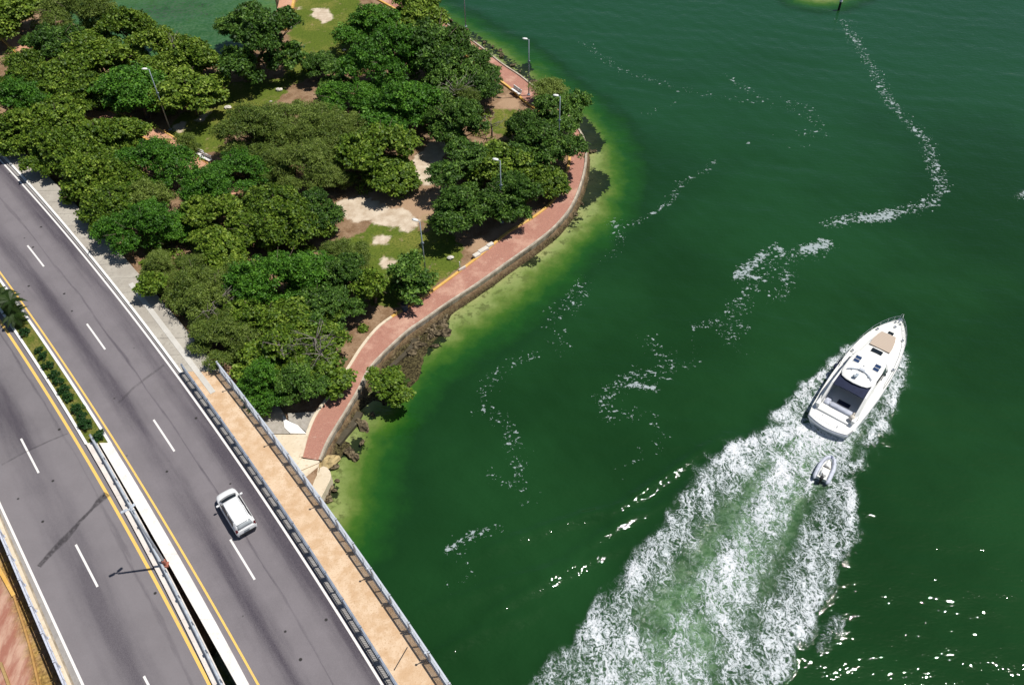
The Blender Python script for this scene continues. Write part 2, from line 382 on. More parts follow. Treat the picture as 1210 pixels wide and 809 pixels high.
# tar streak with its blob, crack sealing
def decal_mat(name, c, amt, sc):
    m = NT(name, .85, .3); p = m.pos(); m.col(c); uv = m.n('ShaderNodeUVMap').outputs[0]
    e = m.n('ShaderNodeSeparateXYZ'); m.l(uv, e.inputs[0]); edge = m.math('ABSOLUTE', m.math('SUBTRACT', e.outputs[0], .5))
    a = m.math('MULTIPLY', m.ss(edge, .5, .2), m.ss(m.noise(p, sc, 5, .7), .28, .6, .15, 1)); a = m.math('MULTIPLY', a, amt)
    tr = m.n('ShaderNodeBsdfTransparent'); mx = m.n('ShaderNodeMixShader'); m.l(a, mx.inputs[0]); m.l(tr.outputs[0], mx.inputs[1]); m.l(m.b.outputs[0], mx.inputs[2]); m.l(mx.outputs[0], m.out.inputs[0])
    return m.m
M_tar = decal_mat('tar_stain', (.035, .032, .036), .52, 3.5); M_tar2 = decal_mat('faint_seal', (.06, .056, .06), .25, 2.)
def decal(pts, wd, par, mat, name, z):
    P = [U(x, y, RZ) for x, y in pts]; me = bpy.data.meshes.new(name); v = []; n = len(P)
    ws = wd if isinstance(wd, list) else [wd]*n
    for i, p in enumerate(P):
        t = P[min(i+1, n-1)]-P[max(i-1, 0)]; t /= np.linalg.norm(t); q = np.array([-t[1], t[0]])*ws[i]/2; v += [(*(p-q), z), (*(p+q), z)]
    me.from_pydata(v, [], [(2*i, 2*i+1, 2*i+3, 2*i+2) for i in range(n-1)]); bmf(me)
    if me.polygons[0].normal.z < 0: me.flip_normals()
    ul = me.uv_layers.new(name='UVMap')
    for lp in me.loops: ul.data[lp.index].uv = (lp.vertex_index % 2, 0.5)
    me.materials.append(mat); o = bpy.data.objects.new(name, me); link(o, par)
decal([(127, 583), (118, 591), (108, 602), (95, 615), (85, 627), (75, 638), (62, 651), (46, 669)], [.9, .75, .35, .4, .6, .75, .6, .5], road_l, M_tar, 'skid_mark', RZ+.008)
decal([(80, 512), (58, 521), (30, 534), (2, 549)], .22, road_l, M_tar2, 'sealed_joint', RZ+.008)
decal([(194, 431), (176, 444), (158, 458), (140, 476)], .35, road_r, M_tar2, 'sealed_joint', RZ+.008)
# gutters and kerbs
def solid(fa, fb, a, b, z0, z1, mat, name, par=None, oa=0, ob=0, kind=True, st=1.5):
    m = MB(); m.strip(line(fa, a, b, oa, st), line(fb, a, b, ob, st), z0, z1); o = m.build(name, mat, par)
    if par is None and kind: o['kind'] = 'structure'
    return o
m = MB(); m.sheet(line(K_wr, Y0, Y1, .2), line(K_ko, Y0, Y1, 0), RZ+.004); tag(m.build('gutter', M_gutter), 'grey concrete gutter strip beside the outer white line', kind='structure')
m = MB(); m.sheet(line(K_ll, Y0, Y1, .3), line(K_wl, Y0, Y1, -.1), RZ+.004); tag(m.build('gutter', M_gutter), 'brownish gutter strip beside the lower left railing', kind='structure')
tag(solid(K_ko, K_ko, YS, Y1, RZ-.4, RZ+.15, M_kerbw, 'kerb', oa=-.08, ob=.14), 'white painted kerb of the roadside sidewalk')
tag(solid(K_ko, K_ko, Y0, YS, RZ-.4, RZ+.14, M_gutter, 'kerb', oa=-.02, ob=.42), 'grey kerb under the inner bridge railing')
tag(solid(K_kr, K_kr, YB, Y1, RZ-.4, RZ+.15, M_kerbw, 'kerb', oa=-.2, ob=.02), 'white painted kerb on the right of the planted median')
tag(solid(K_kl, K_kl, YB, Y1, RZ-.4, RZ+.15, M_kerbw, 'kerb', oa=-.02, ob=.2), 'white painted kerb on the left of the planted median')
# roadside sidewalk as slabs
sw = empty('sidewalk'); sw['kind'] = 'structure'; sw['label'] = 'grey concrete sidewalk slabs between the white kerb and the trees'
def outl(y): return np.maximum(K_out(y), K_ko(y)+.6)
y = YS
while y < 140:
    yn = y+2.1
    m = MB(); m.strip(line(K_ko, y+.012, yn-.012, .15, 1.2), line(outl, y+.012, yn-.012, .25, 1.2), RZ-.35, RZ+.13+random.uniform(-.006, .006)); m.build('concrete_slab', M_side, sw); y = yn
ls = fit([(156, 336), (200.7, 397), (215, 418), (253, 463)], RZ+.15, 1)
m = MB(); ya, yb = float(U(156, 336, RZ)[1]), float(U(255, 465, RZ)[1]); m.strip(line(ls, yb, ya, -.24, 1.5), line(ls, yb, ya, .24, 1.5), RZ+.1, RZ+.158); m.build('pale_concrete_strip', M_strip, sw)

# ------------------------------------------------------------------ the bridge
br = empty('road_bridge', (0, 0, 0), label='low concrete road bridge carrying both carriageways over the water', cat='bridge')
YE = YS+.3
def slab(fa, fb, a, b, z0, z1, name, mat, oa=0, ob=0): return solid(fa, fb, a, b, z0, z1, mat, name, br, oa, ob, st=3)
slab(K_kr, K_ko, Y0, YE, RZ-.9, RZ-.01, 'deck_slab', M_wall, -.75, .05)
slab(K_ll, K_kl, Y0, YE, RZ-.9, RZ-.01, 'deck_slab', M_wall, -.25, .02)
slab(K_ko, K_out, Y0, YE-.35, RZ-.7, RZ+.125, 'sidewalk_deck', M_tan, .40, .12)
slab(K_out, K_out, Y0, YE-.35, RZ-.7, RZ+.2, 'edge_beam', M_barrl, .12, .42)
for t in range(6):
    for fa, fb in ((K_kr, K_out), (K_ll, K_kl)):
        yc = YE-9-t*12
        slab(fa, fb, yc-.6, yc, -2.5, RZ-.88, 'pier', M_wall, .4, -.4)
jj = MB(); a = U(481.5, 764, RZ+.13); b = U(465.5, 791.5, RZ+.13); d = (b-a)/np.linalg.norm(b-a); q = np.array([-d[1], d[0]])*.035
jj.add([(*(a-q), RZ+.131), (*(a+q), RZ+.131), (*(b+q), RZ+.131), (*(b-q), RZ+.131)], [(0, 1, 2, 3)]); jj.build('expansion_joint', M_black, br)
# median parapets
pr = empty('median_parapet', label='broad white concrete parapet along the right side of the median gap', cat='parapet')
pl = empty('median_parapet', label='narrow pinkish white concrete parapet along the left side of the median gap', cat='parapet')
def segs(fa, fb, par, mat, z, n, oa=0, ob=0, zb=.9):
    y = YB
    while y > -40:
        m = MB(); m.strip(line(fa, y-n+.01, y, oa, 2), line(fb, y-n+.01, y, ob, 2), RZ-zb, z); m.build('parapet_block', mat, par); y -= n
segs(GR, K_kr, pr, M_barr, RZ+.34, 5.2, .0, .0)
segs(K_kl, GL, pl, M_barrl, RZ+.24, 5.2, .05, .38, -.1)

# ------------------------------------------------------------------ railings
def panel_mesh(L, h, mat, name, nb=6, vert=False):
    m = MB(); g = .04
    m.box((L/2, 0, h-.035), (L, .12, .07)); m.box((L/2, 0, .13), (L, .07, .06))
    for x in (.035, L/2, L-.035): m.box((x, 0, (h+.13)/2-.0), (.07, .075, h-.13-.07))
    if vert:
        k = int(L/.16)
        for i in range(k): m.box((.08+(L-.16)*(i+.5)/k, 0, (h+.13)/2), (.022, .022, h-.24))
    else:
        for i in range(nb): m.box((L/2, 0, .13+(h-.2)*(i+1)/(nb+1)), (L-.14, .022, .022))
    return m.mesh(name, mat)
def post_mesh(h, mat, w=.13, finial=False):
    m = MB(); m.box((0, 0, h/2), (w, w*1.2, h), bev=.015)
    if finial: m.tube([(0, -.05, h), (.0, -.22, h+.18)], .035, 6); m.ell((0, -.25, h+.2), (.09, .09, .07), 8, 5)
    m.box((0, 0, .03), (w*1.7, w*1.9, .06)); return m.mesh('post', mat)
def railing(f, off, pitch, z, h, mat, ya, yb, label, n_bars=6, fin=0, cat='railing', vert=False, curved=False):
    root = empty('bridge_railing', label=label, cat=cat, group='metal railings along the bridge')
    L = line(f, ya, yb, off, .1); s = cumlen(L); pm = panel_mesh(pitch-.24, h, mat, 'railing_panel', n_bars, vert); po = post_mesh(h+.06, mat); pf = post_mesh(h+.06, mat, finial=True)
    t = 0; i = 0
    def at(t):
        k = np.searchsorted(s, t); k = min(max(k, 1), len(L)-1); r = (t-s[k-1])/(s[k]-s[k-1]); return [L[k-1][j]+(L[k][j]-L[k-1][j])*r for j in (0, 1)]
    while t+pitch < s[-1]:
        a, b = at(t), at(t+pitch); an = math.atan2(b[1]-a[1], b[0]-a[0]); c, sn = math.cos(an), math.sin(an)
        part('post', pf if fin and i % fin == 1 else po, root, (a[0], a[1], z), an)
        part('railing_panel', pm, root, (a[0]+c*.12, a[1]+sn*.12, z), an); t += pitch; i += 1
    return root
railing(K_out, .24, 2.56, RZ+.2, 1.35, M_rail, YE-.5, 8, 'pale steel railing on the outer edge of the tan bridge sidewalk above the water', 8, 3)
railing(K_ko, .30, 2.56, RZ+.14, 1.10, M_raild, YS-.2, 8, 'blue-grey steel railing between the carriageway of the white car and the tan sidewalk', 3, 0, vert=True)
tag(solid(K_ll, K_ll, Y0, 62, RZ-.9, RZ+.22, M_abut, 'kerb', oa=-.3, ob=.2), 'concrete kerb carrying the railing left of the left carriageway')
railing(K_ll, -.05, 2.56, RZ+.22, .95, M_grey, 50, 8, 'grey railing on the left edge of the left carriageway above the red paving', 2, 0)
# median pipe rail
mr = empty('median_pipe_rail', label='pale steel pipe rail on short posts along the narrow median parapet', cat='pipe rail')
L = line(GL, YB+.5, 8, .22, .5); s = cumlen(L)
m = MB(); m.tube([(*p, RZ+.62) for p in L], .1, 8); m.build('pipe', simple('pipe_paint', (.55, .60, .66), .35, .5, metal=.3), mr, True)
m = MB(); m.tube([(*p, RZ+.42) for p in line(GL, YB+.5, 8, .22, .5)], .05, 6); m.build('lower_pipe', M_raild, mr, True)
pp = MB(); pp.box((0, 0, .22), (.12, .22, .44), bev=.02); pp.box((.05, .06, .5), (.3, .06, .12)); pp.box((.05, -.08, .5), (.22, .05, .16)); pp = pp.mesh('rail_bracket', M_chrome)
for i in range(1, len(L)-4, 4):
    a, b = L[i], L[i+1]; part('rail_bracket', pp, mr, (a[0], a[1], RZ+.22), math.atan2(b[1]-a[1], b[0]-a[0]))

# ------------------------------------------------------------------ shoreline walkway
WZ = 1.12
OUT = [(377.5, 543.5), (388, 519), (408, 486), (424.5, 458), (435, 437), (453, 417), (480, 392), (500, 378), (528.6, 358), (561, 337), (600, 309.5), (633.6, 285.5), (656, 267), (674, 245), (685.5, 219), (691.5, 193), (691, 171), (685.5, 156.5), (674, 141), (661, 127.5), (636.6, 108), (614.5, 90), (592, 75), (564, 53), (530, 30.5), (509, 18.5), (480, 2), (440, -22)]
INN = [(357, 540), (365, 511), (376, 487), (400, 455), (415, 431), (430, 408), (450, 385), (478, 366), (505, 349), (541, 323), (574, 297.5), (600, 276), (630, 258), (652, 240), (664, 221), (673, 195), (673, 172), (668, 162), (655, 148), (643, 136), (620, 119), (602, 103), (580, 87), (551, 65), (520, 42), (500, 29), (470, 12), (430, -10)]
def spl(P, k=6):
    P = [np.array(p) for p in P]; P = [2*P[0]-P[1]]+P+[2*P[-1]-P[-2]]; r = []
    for i in range(1, len(P)-2):
        a, b, c, d = P[i-1:i+3]
        for j in range(k):
            t = j/k; r.append(.5*((2*b)+(-a+c)*t+(2*a-5*b+4*c-d)*t*t+(-a+3*b-3*c+d)*t**3))
    r.append(P[-2]); return r
WO = spl([U(x, y, WZ) for x, y in OUT], 4); WI = spl([U(x, y, WZ) for x, y in INN], 4)
def offs(L, o):
    r = []; n = len(L)
    for i, p in enumerate(L):
        t = L[min(i+1, n-1)]-L[max(i-1, 0)]; t = t/np.linalg.norm(t); r.append(p+o*np.array([t[1], -t[0]]))
    return r
# going from the bridge outward, +offset is to the water side
def paver_mat(name, c1, c2, c3):
    m = NT(name, .85, .2); p = m.pos(); br_ = m.n('ShaderNodeTexBrick'); m.l(m.map(p, (1, 1, 1), .7), br_.inputs['Vector'])
    br_.inputs['Scale'].default_value = 4.6; br_.inputs['Color1'].default_value = (*c1, 1); br_.inputs['Color2'].default_value = (*c2, 1); br_.inputs['Mortar'].default_value = (*c3, 1)
    br_.inputs['Mortar Size'].default_value = .03; n = m.noise(p, .35, 5, .65); n2 = m.noise(p, 2.2, 5, .7)
    c = m.mix(m.ss(n, .48, .72, 0, .65), br_.outputs[0], (.62, .40, .30)); c = m.mix(m.ss(n2, .6, .8, 0, .8), c, (.66, .52, .42)); c = m.mix(m.ss(n2, .42, .25, 0, .5), c, (.22, .09, .07))
    m.col(c); m.nrm(m.bump(br_.outputs[1], .3, -.01)); return m.m
M_pav = paver_mat('red_pavers', (.37, .165, .125), (.46, .225, .165), (.30, .17, .13))
M_pavo = paver_mat('orange_pavers', (.56, .27, .17), (.62, .33, .21), (.4, .25, .17))
wk = MB(); wk.sheet(WI, offs(WO, -.05), WZ); walk = tag(wk.build('walkway', M_pav), 'red paved shoreline walkway curving from the bridge round the point', kind='structure')
yk = empty('path_kerb', label='faded yellow and beige kerb along the landward edge of the curving red walkway', cat='kerb')
_a, _b = offs(WI, -.22), offs(WI, .06)
for i0, i1, mt_ in ((0, 26, M_abut), (26, len(WI)-1, M_ykerb)):
    ed = MB(); ed.strip(_a[i0:i1+1], _b[i0:i1+1], .5, WZ+.1); ed.build('kerb_line', mt_, yk)
seaw = empty('seawall', label='stained concrete seawall with a pale coping edging the curving red walkway', cat='seawall')
cum = cumlen(WO); k0 = 0; blocks = []
for i in range(1, len(WO)):
    if cum[i]-cum[k0] > 5.5 or i == len(WO)-1:
        A = WO[k0:i+1]; m = MB(); m.strip(offs(A, -.06), offs(A, .20), -2.2, WZ+.08); o = m.build('wall_segment', M_wall, seaw)
        m = MB(); m.strip(offs(A, -.07), offs(A, .10), WZ+.08, WZ+.13); m.build('coping', M_cope, seaw); k0 = i
# ------------------------------------------------------------------ land outline
SH_in = [tuple(p) for p in offs(WO, .1)]
ext = [U(420, -34, 1), U(395, -70, 1), U(360, -110, 1)]
lag = [U(335, -110, 1), U(330, -60, 1), U(325, -20, 1), U(329, 2, 1), U(332, 26, 1), U(318, 44, 1), U(262, 78, 1), U(180, 68, 1), U(120, 42, 1), U(60, 15, 1), U(0, -30, 1), U(-120, -110, 1), U(-500, -280, 1)]
LAND = SH_in+[tuple(p) for p in ext+lag]+[(-400, 260), (-400, -50), (-60, -30), (-28, 8), tuple(U(250, 760, .3)), tuple(U(330, 650, .3)), tuple(U(376, 603, .3))]
SHELF = [tuple(U(x, y, 0)) for x, y in [(383, 590), (389, 566), (398, 552), (414, 541), (426, 520), (440, 498), (462, 482), (486, 462), (500, 448), (508, 420), (520, 402), (536, 382), (540, 366), (532, 356), (500, 380), (440, 430), (380, 540)]]

# terrain, one sheet
xs = axis(-110, 45, .55); ys = axis(5, 190, .55)
X, Y = np.meshgrid(xs, ys, indexing='ij')
sd = sdist(X, Y, LAND); shelf = sdist(X, Y, SHELF)
dr = K_out(Y)-X; north = np.clip((Y-(YS-1.5))/3.0, 0, 1)         # >0 under or left of the road corridor
up = np.clip(1+(dr-.3)/6.5, 0, 1); up = up*up*(3-2*up)
n1 = fbm(X, Y, .12, 4, 3)-.5; n2 = fbm(X, Y, .9, 3, 9)-.5
Z = .98+n1*.25+n2*.06+np.clip(-sd/25, 0, 1)*.15
Z = Z+(RZ-.30-Z)*up*north
leftlow = np.clip((K_ll(Y)-.6-X)/2, 0, 1)
Z = np.where(Y > YS-4, Z, Z)
Z = np.where((leftlow > 0) & (Y > 45), Z, Z)
sea = np.clip(sd/1.0, 0, 1); bed = -.9-np.clip(sd, 0, 12)*.25
Z = np.where(sd > 0, Z*(1-sea)+bed*sea, Z)
sh = np.clip((.35-shelf)/.9, 0, 1); Z = np.where(sd > .0, np.maximum(Z, -.9+sh*(1.02+n2*.5+n1*.6)), Z)
def pxm(polys, soft=1.2, z=1.):
    r = np.zeros(X.shape)
    for p in polys: r = np.maximum(r, np.clip(.5-(sdist(X, Y, [tuple(U(x, y, z)) for x, y in p])+n2*1.3)/soft, 0, 1))
    return r
grass = pxm([[(200, 150), (215, 135), (250, 120), (270, 98), (335, 92), (340, 110), (310, 130), (290, 150), (270, 160), (262, 186), (215, 178), (195, 165)],
             [(342, 28), (352, -5), (352, -60), (430, -60), (425, 10), (412, 40), (420, 62), (400, 75), (360, 95), (330, 105), (340, 60)],
             [(405, 290), (440, 262), (470, 265), (500, 272), (530, 275), (548, 295), (540, 318), (500, 348), (470, 362), (440, 360), (420, 340), (398, 310)],
             [(585, 130), (612, 130), (618, 150), (590, 165), (575, 150)],
             [(500, 255), (525, 258), (530, 275), (505, 272)]], 1.8)
sand = pxm([[(400, 238), (425, 233), (450, 240), (480, 250), (494, 262), (488, 274), (465, 270), (430, 262), (405, 262)],
            [(488, 190), (515, 165), (530, 172), (520, 200), (508, 222), (492, 215)], 
            [(441, 277), (455, 276), (462, 281), (457, 288), (446, 287)], [(452, 306), (462, 305), (464, 312), (457, 317), (451, 312)],
            [(368, 10), (390, 10), (391, 24), (382, 29), (372, 22)], [(205, 149), (218, 145), (222, 152), (214, 159), (203, 156)], [(232, 143), (250, 131), (256, 132), (240, 145)],
            [(350, 8), (358, 8), (357, 13), (350, 13)]], .8)
dirt = pxm([[(560, 300), (600, 275), (625, 258), (600, 262), (560, 285), (548, 297)], [(590, 110), (620, 122), (612, 130), (588, 128)], [(270, 215), (300, 230), (295, 300), (275, 290)], [(440, 225), (530, 225), (535, 265), (440, 250)]], 1.5)
red = pxm([[(-40, 610), (0, 672), (16, 703), (34, 760), (52, 830), (60, 900), (-60, 900)]], .5)
tuft = pxm([[(0, 640), (20, 690), (40, 740), (60, 800), (66, 830), (50, 830), (30, 750), (14, 700), (0, 675)]], .6)
mT = NT('ground', .95, .1); p = mT.pos(); nA = mT.noise(p, .8, 5, .65); nB = mT.noise(p, 5, 4, .7); nC = mT.noise(p, .22, 4, .6)
c = mT.mix(mT.ss(nA, .35, .65), (.19, .115, .065), (.30, .20, .125)); c = mT.mix(mT.ss(nB, .55, .75, 0, .7), c, (.42, .33, .24)); c = mT.mix(mT.ss(nB, .45, .3, 0, .6), c, (.075, .05, .03))
g = mT.mix(mT.ss(nC, .4, .62), (.105, .145, .020), (.185, .19, .040)); g = mT.mix(mT.ss(nB, .4, .7), g, (.055, .085, .012)); g = mT.mix(mT.ss(nA, .58, .72, 0, .75), g, (.30, .22, .12))
ga = mT.ss(mT.math('ADD', mT.attr('grass'), mT.math('MULTIPLY', mT.math('SUBTRACT', nA, .5), 1.6)), .4, .62); c = mT.mix(ga, c, g)
c = mT.mix(mT.ss(mT.math('ADD', mT.attr('dirt'), mT.math('MULTIPLY', mT.math('SUBTRACT', nA, .5), 1.2)), .3, .8, 0, .8), c, (.40, .27, .175))
sa = mT.ss(mT.math('ADD', mT.attr('sand'), mT.math('MULTIPLY', mT.math('ADD', mT.math('MULTIPLY', mT.math('SUBTRACT', nB, .5), .5), mT.math('MULTIPLY', mT.math('SUBTRACT', nA, .5), 1.4)), 1.0)), .3, .8)
c = mT.mix(sa, c, mT.mix(mT.ss(nA, .3, .7), (.44, .345, .25), (.62, .53, .42)))
rn = mT.noise(mT.map(p, (1, .28, 1), .9), 1.1, 5, .65)
rc = mT.mix(mT.ss(rn, .4, .64), (.33, .145, .105), (.50, .32, .24)); rc = mT.mix(mT.ss(nB, .6, .8, 0, .5), rc, (.72, .56, .42))
c = mT.mix(mT.attr('red'), c, rc); c = mT.mix(mT.attr('tuft'), c, mT.mix(mT.ss(nB, .35, .65), (.16, .10, .03), (.42, .28, .09)))
c = mT.mix(mT.attr('shelf'), c, mT.mix(mT.ss(nB, .4, .62), (.018, .014, .008), (.10, .085, .038)))
mT.col(c); mT.nrm(mT.bump(nB, .5, .08))
ter = grid_mesh('terrain', xs, ys, Z, mT.m, dict(grass=grass, sand=sand, dirt=dirt, red=red, tuft=tuft, shelf=np.clip(sd/.3, 0, 1)))
tag(ter, 'brown leaf-littered park ground with grass and sand patches', kind='structure')

# yellow lines on the red paving lower left
low = empty('path_kerb', label='yellow painted kerb on the red paving below the lower left railing', cat='kerb')
def flatline(px, wd, z0, z1, mat, name, par):
    P = spl([U(x, y, z1) for x, y in px], 4); m = MB(); m.strip(offs(P, -wd/2), offs(P, wd/2), z0, z1); return m.build(name, mat, par)
flatline([(-20, 640), (0, 674), (16, 703)], .26, .8, 1.25, M_ykerb, 'kerb_line', low)
flatline([(0, 782), (10, 809), (20, 840)], .18, .8, 1.27, simple('ochre_line', (.36, .24, .10), .9), 'kerb_line', low)
flatline([(16, 703), (34, 760), (50, 830)], .14, .8, 1.24, simple('ochre_edge', (.42, .24, .08), .9), 'kerb_line', low)

# inland park path
pth = tag(MB().sheet(*(lambda C: (offs(C, -1.05), offs(C, 1.05)))(spl([U(x, y, 1.2) for x, y in [(-30, 10), (8, 40), (36, 68), (66, 105), (100, 130), (150, 146), (196, 168), (222, 190), (255, 212), (283, 235), (291, 262), (300, 290)]], 5)), 1.33).build('park_path', M_pavo), 'orange paved park path winding beneath the trees', kind='structure')
C1 = spl([U(x, y, 1.2) for x, y in [(-30, 10), (8, 40), (36, 68), (66, 105), (100, 130), (150, 146), (196, 168), (222, 190), (255, 212), (283, 235), (291, 262), (300, 290)]], 5)
pk = empty('path_kerb', label='yellow painted kerbs edging the orange park path under the trees', cat='kerb')
for o_ in (-1.15, 1.15):
    m = MB(); m.strip(offs(C1, o_-.1), offs(C1, o_+.1), .9, 1.41); m.build('kerb_line', M_ykerb, pk)
tag(MB().sheet([U(x, y, 1.3) for x, y in [(213, 184), (226, 178), (240, 184), (256, 192)]], [U(x, y, 1.3) for x, y in [(214, 190), (226, 187), (240, 194), (256, 201)]], 1.34).build('park_path', M_pavo), 'orange paved spur in front of the two white benches', kind='structure')
lp1 = [U(x, y, 1.1) for x, y in [(341, -60), (336, -25), (331, 0), (326, 24), (334, 36)]]; lp2 = [U(x, y, 1.1) for x, y in [(360, -60), (354, -25), (348, 0), (342, 26), (337, 36)]]
tag(MB().sheet(spl(lp1, 4), spl(lp2, 4), 1.32).build('park_path', M_pavo), 'pale red paved path at the lagoon beside the grass, top of the park', kind='structure')
lk = empty('path_kerb', label='pale yellow kerb of the straight path beside the lagoon', cat='kerb'); q = spl(lp2, 4); m = MB(); m.strip(offs(q, -.18), offs(q, .18), .9, 1.42); m.build('kerb_line', M_ykerb, lk)

# concrete apron and ramp beside the bridge
ap = empty('concrete_apron', label='beige concrete apron and fanned ramp where the red walkway meets the bridge', cat='apron')
def pp_(px, z0, z1, mat, name, par=ap): m = MB(); m.prism([tuple(U(x, y, z1)) for x, y in px], z0, z1); return m.build(name, mat, par)
pp_([(318, 513), (363, 513), (361, 528), (356, 540.5), (351, 552), (345, 562), (320, 530)], .2, WZ+.03, M_abut, 'apron_slab')
pp_([(290, 480), (330, 480), (338, 492), (342, 512), (312, 512)], .2, WZ+.10, M_rubble, 'rubble_slab')
pp_([(334, 490), (339, 496), (352, 502), (362, 512), (343, 511.5), (336, 505)], .2, WZ+.16, M_kerbw, 'white_slab')
pp_([(340, 488), (376, 486), (368, 500), (363, 511), (352, 502), (341, 496)], .2, WZ+.08, M_rubble, 'rubble_slab')
zz = WZ
for i, px in enumerate([[(356.5, 541.3), (377.2, 544.2), (376.6, 546.5), (350, 557.5), (347, 555)], [(376.6, 547.5), (350, 558.6), (359, 565), (376.6, 550.5)], [(359.6, 566), (377, 551.5), (376, 560), (368, 577), (362, 573)]]):
    pp_(px, -.6, WZ-.02-i*.12, M_abut, 'ramp_panel')
P0 = [(378, 552.5), (382, 550.5), (386.5, 552), (390, 556.5), (391.3, 561), (390.5, 566), (384.5, 578), (378, 590), (366, 582), (372, 566), (377, 557)]
pp_(P0, -2, WZ-.08, M_abut, 'rounded_wing_wall')
# low curved ledge on the rocks
lg = empty('shore_ledge', label='low crumbling concrete ledge on the rocks below the seawall near the bridge', cat='ledge')
q = spl([U(x, y, .3) for x, y in [(398, 524), (407, 513), (418, 500), (425, 487)]], 4); m = MB(); m.strip(offs(q, -.3), offs(q, .3), -.5, .38); m.build('ledge_block', M_wall, lg)
q = spl([U(x, y, .3) for x, y in [(458, 437), (472, 424), (484, 412), (491, 400)]], 4); m = MB(); m.strip(offs(q, -.22), offs(q, .22), -.5, .36); m.build('ledge_block', M_wall, lg)

# median planting bed
m = MB(); A = line(K_kl, YB, Y1, .15); B = line(K_kr, YB, Y1, -.15); m.strip(A, B, RZ-.3, RZ+.1)
mg = NT('median_grass', .95, .1); p = mg.pos(); a = mg.noise(p, 1.1, 5, .65); b = mg.noise(p, 9, 4, .7)
c = mg.mix(mg.ss(a, .4, .62), (.11, .14, .022), (.22, .19, .055)); mg.col(mg.mix(mg.ss(b, .4, .65), c, (.06, .085, .014))); mg.nrm(mg.bump(b, .6, .05))
tag(m.build('median_bed', mg.m), 'strip of rough green turf in the planted median', kind='structure')

# ------------------------------------------------------------------ water with wake, drifting foam and shallows
xs = axis(-48, 84, .5, (-4, 44), .22); ys = axis(16, 135, .5, (16, 62), .22)
X, Y = np.meshgrid(xs, ys, indexing='ij')
def W(px): return [U(x, y, 0) for x, y in px]
sdw = sdist(X, Y, LAND)
lagd = sdist(X, Y, [tuple(U(x, y, 0)) for x, y in [(700, 260), (1900, 500), (1900, -100), (100, -300), (480, 0)]])
nz = fbm(X, Y, .09, 4, 21)-.5; nz2 = fbm(X, Y, .5, 4, 31)-.5
shal = sdw*(1.0)+nz*4.5+nz2*1.0
PT = W([(x, y) for x, y in [(430, 470), (560, 350), (700, 230), (735, 180), (740, 260)]])
# wide shelf off the point, narrower elsewhere
dpt, _ = seg_dist(X, Y, W([(690, 120), (715, 200), (690, 290), (600, 340), (500, 430), (430, 520)]))
shal = sdw*1.32+nz*3.4+nz2*1.6
oliv = sdist(X, Y, [tuple(p) for p in W([(925, -30), (940, 2), (965, 7), (990, 6), (1015, -4), (1010, -40)])])
shal = np.where(oliv < 5, np.minimum(shal, 5.4+oliv*1.8), shal)
# lagoon side top left
lgm = ((X < -18) & (Y > 95)); shal = np.where(lgm & (sdw > -1), 5.2+nz*6+.1*sdw, shal)
weed = np.zeros(X.shape)
def wpoly(px, s=.8, a=1.): 
    global weed; weed = np.maximum(weed, a*np.clip(.5-sdist(X, Y, [tuple(p) for p in W(px)])/s, 0, 1))
wpoly([(682, 152), (688, 134), (700, 148), (715, 168), (708, 181), (694, 180), (688, 168)]); wpoly([(691, 207), (702, 200), (719, 207), (720, 223), (707, 233), (698, 243), (684, 247), (681, 232), (688, 220)])
wpoly([(612, 305), (625, 298), (640, 306), (632, 316), (618, 314)], .8, .8); wpoly([(668, 262), (680, 252), (690, 258), (672, 275)], 1, .6); wpoly([(540, 330), (600, 318), (590, 330), (545, 350)], 1.5, .45)
wpoly([(400, 540), (420, 515), (432, 520), (428, 532), (412, 542)]); wpoly([(486, 405), (515, 375), (530, 385), (526, 402), (505, 420), (490, 425)]); wpoly([(612, 78), (626, 74), (630, 84), (618, 86)]); wpoly([(470, 420), (492, 412), (496, 440), (480, 450)], 1, .8)
wpoly([(388, 588), (392, 570), (398, 575), (396, 590)], .8); wpoly([(170, 6), (240, 2), (238, 16), (190, 24), (150, 20)], 9, .55)
wpoly([(500, 18), (530, 30), (565, 50), (595, 74), (640, 108), (660, 124), (668, 124), (640, 100), (598, 66), (565, 42), (530, 22), (505, 10)], 1.0, .75)
weed *= (sdw > -.4)
wake = np.zeros(X.shape); milk = np.zeros(X.shape); H = np.zeros(X.shape)
def stroke(px, w0, w1, a0, a1, tgt='wake', fall=1.):
    d, t = seg_dist(X, Y, [np.array(p) for p in spl(W(px), 4)]); wd = w0+(w1-w0)*t; a = a0+(a1-a0)*t
    return a*np.exp(-(d/wd)**2*fall)
WKP = [(1000, 408), (985, 425), (962, 447), (938, 470), (915, 492), (930, 502), (905, 508), (870, 520), (838, 541), (815, 572), (792, 608), (765, 645), (735, 685), (700, 728), (660, 775), (615, 830), (540, 920), (760, 1000), (900, 880), (932, 800), (958, 735), (985, 690), (1005, 640), (1011, 600), (1006, 565), (1035, 525), (1058, 480), (1073, 435), (1075, 415), (1050, 400)]
e = sdist(X, Y, [tuple(p) for p in W(WKP)]); ew = fbm(X, Y, .8, 4, 77)-.5
body = np.clip(.5-(e+ew*2.2)/1.2, 0, 1)
wake = body*.66
s_left = stroke([(995, 416), (965, 447), (940, 472), (905, 500)], 1.0, 1.3, .95, .8)
s_left2 = stroke([(905, 512), (868, 530), (835, 560), (810, 596), (780, 638), (745, 682), (705, 738), (650, 805), (590, 880)], 1.5, 2.4, .86, .66)
s_mid = stroke([(978, 508), (950, 530), (925, 560), (902, 600), (878, 645), (850, 690), (815, 740), (775, 800), (740, 870)], 1.6, 3.4, 1.0, .62)
s_stern = stroke([(960, 505), (900, 520)], 1.3, 1.6, .9, .85); s_st2 = stroke([(985, 508), (1003, 540)], 1.0, 1.0, .9, .9)
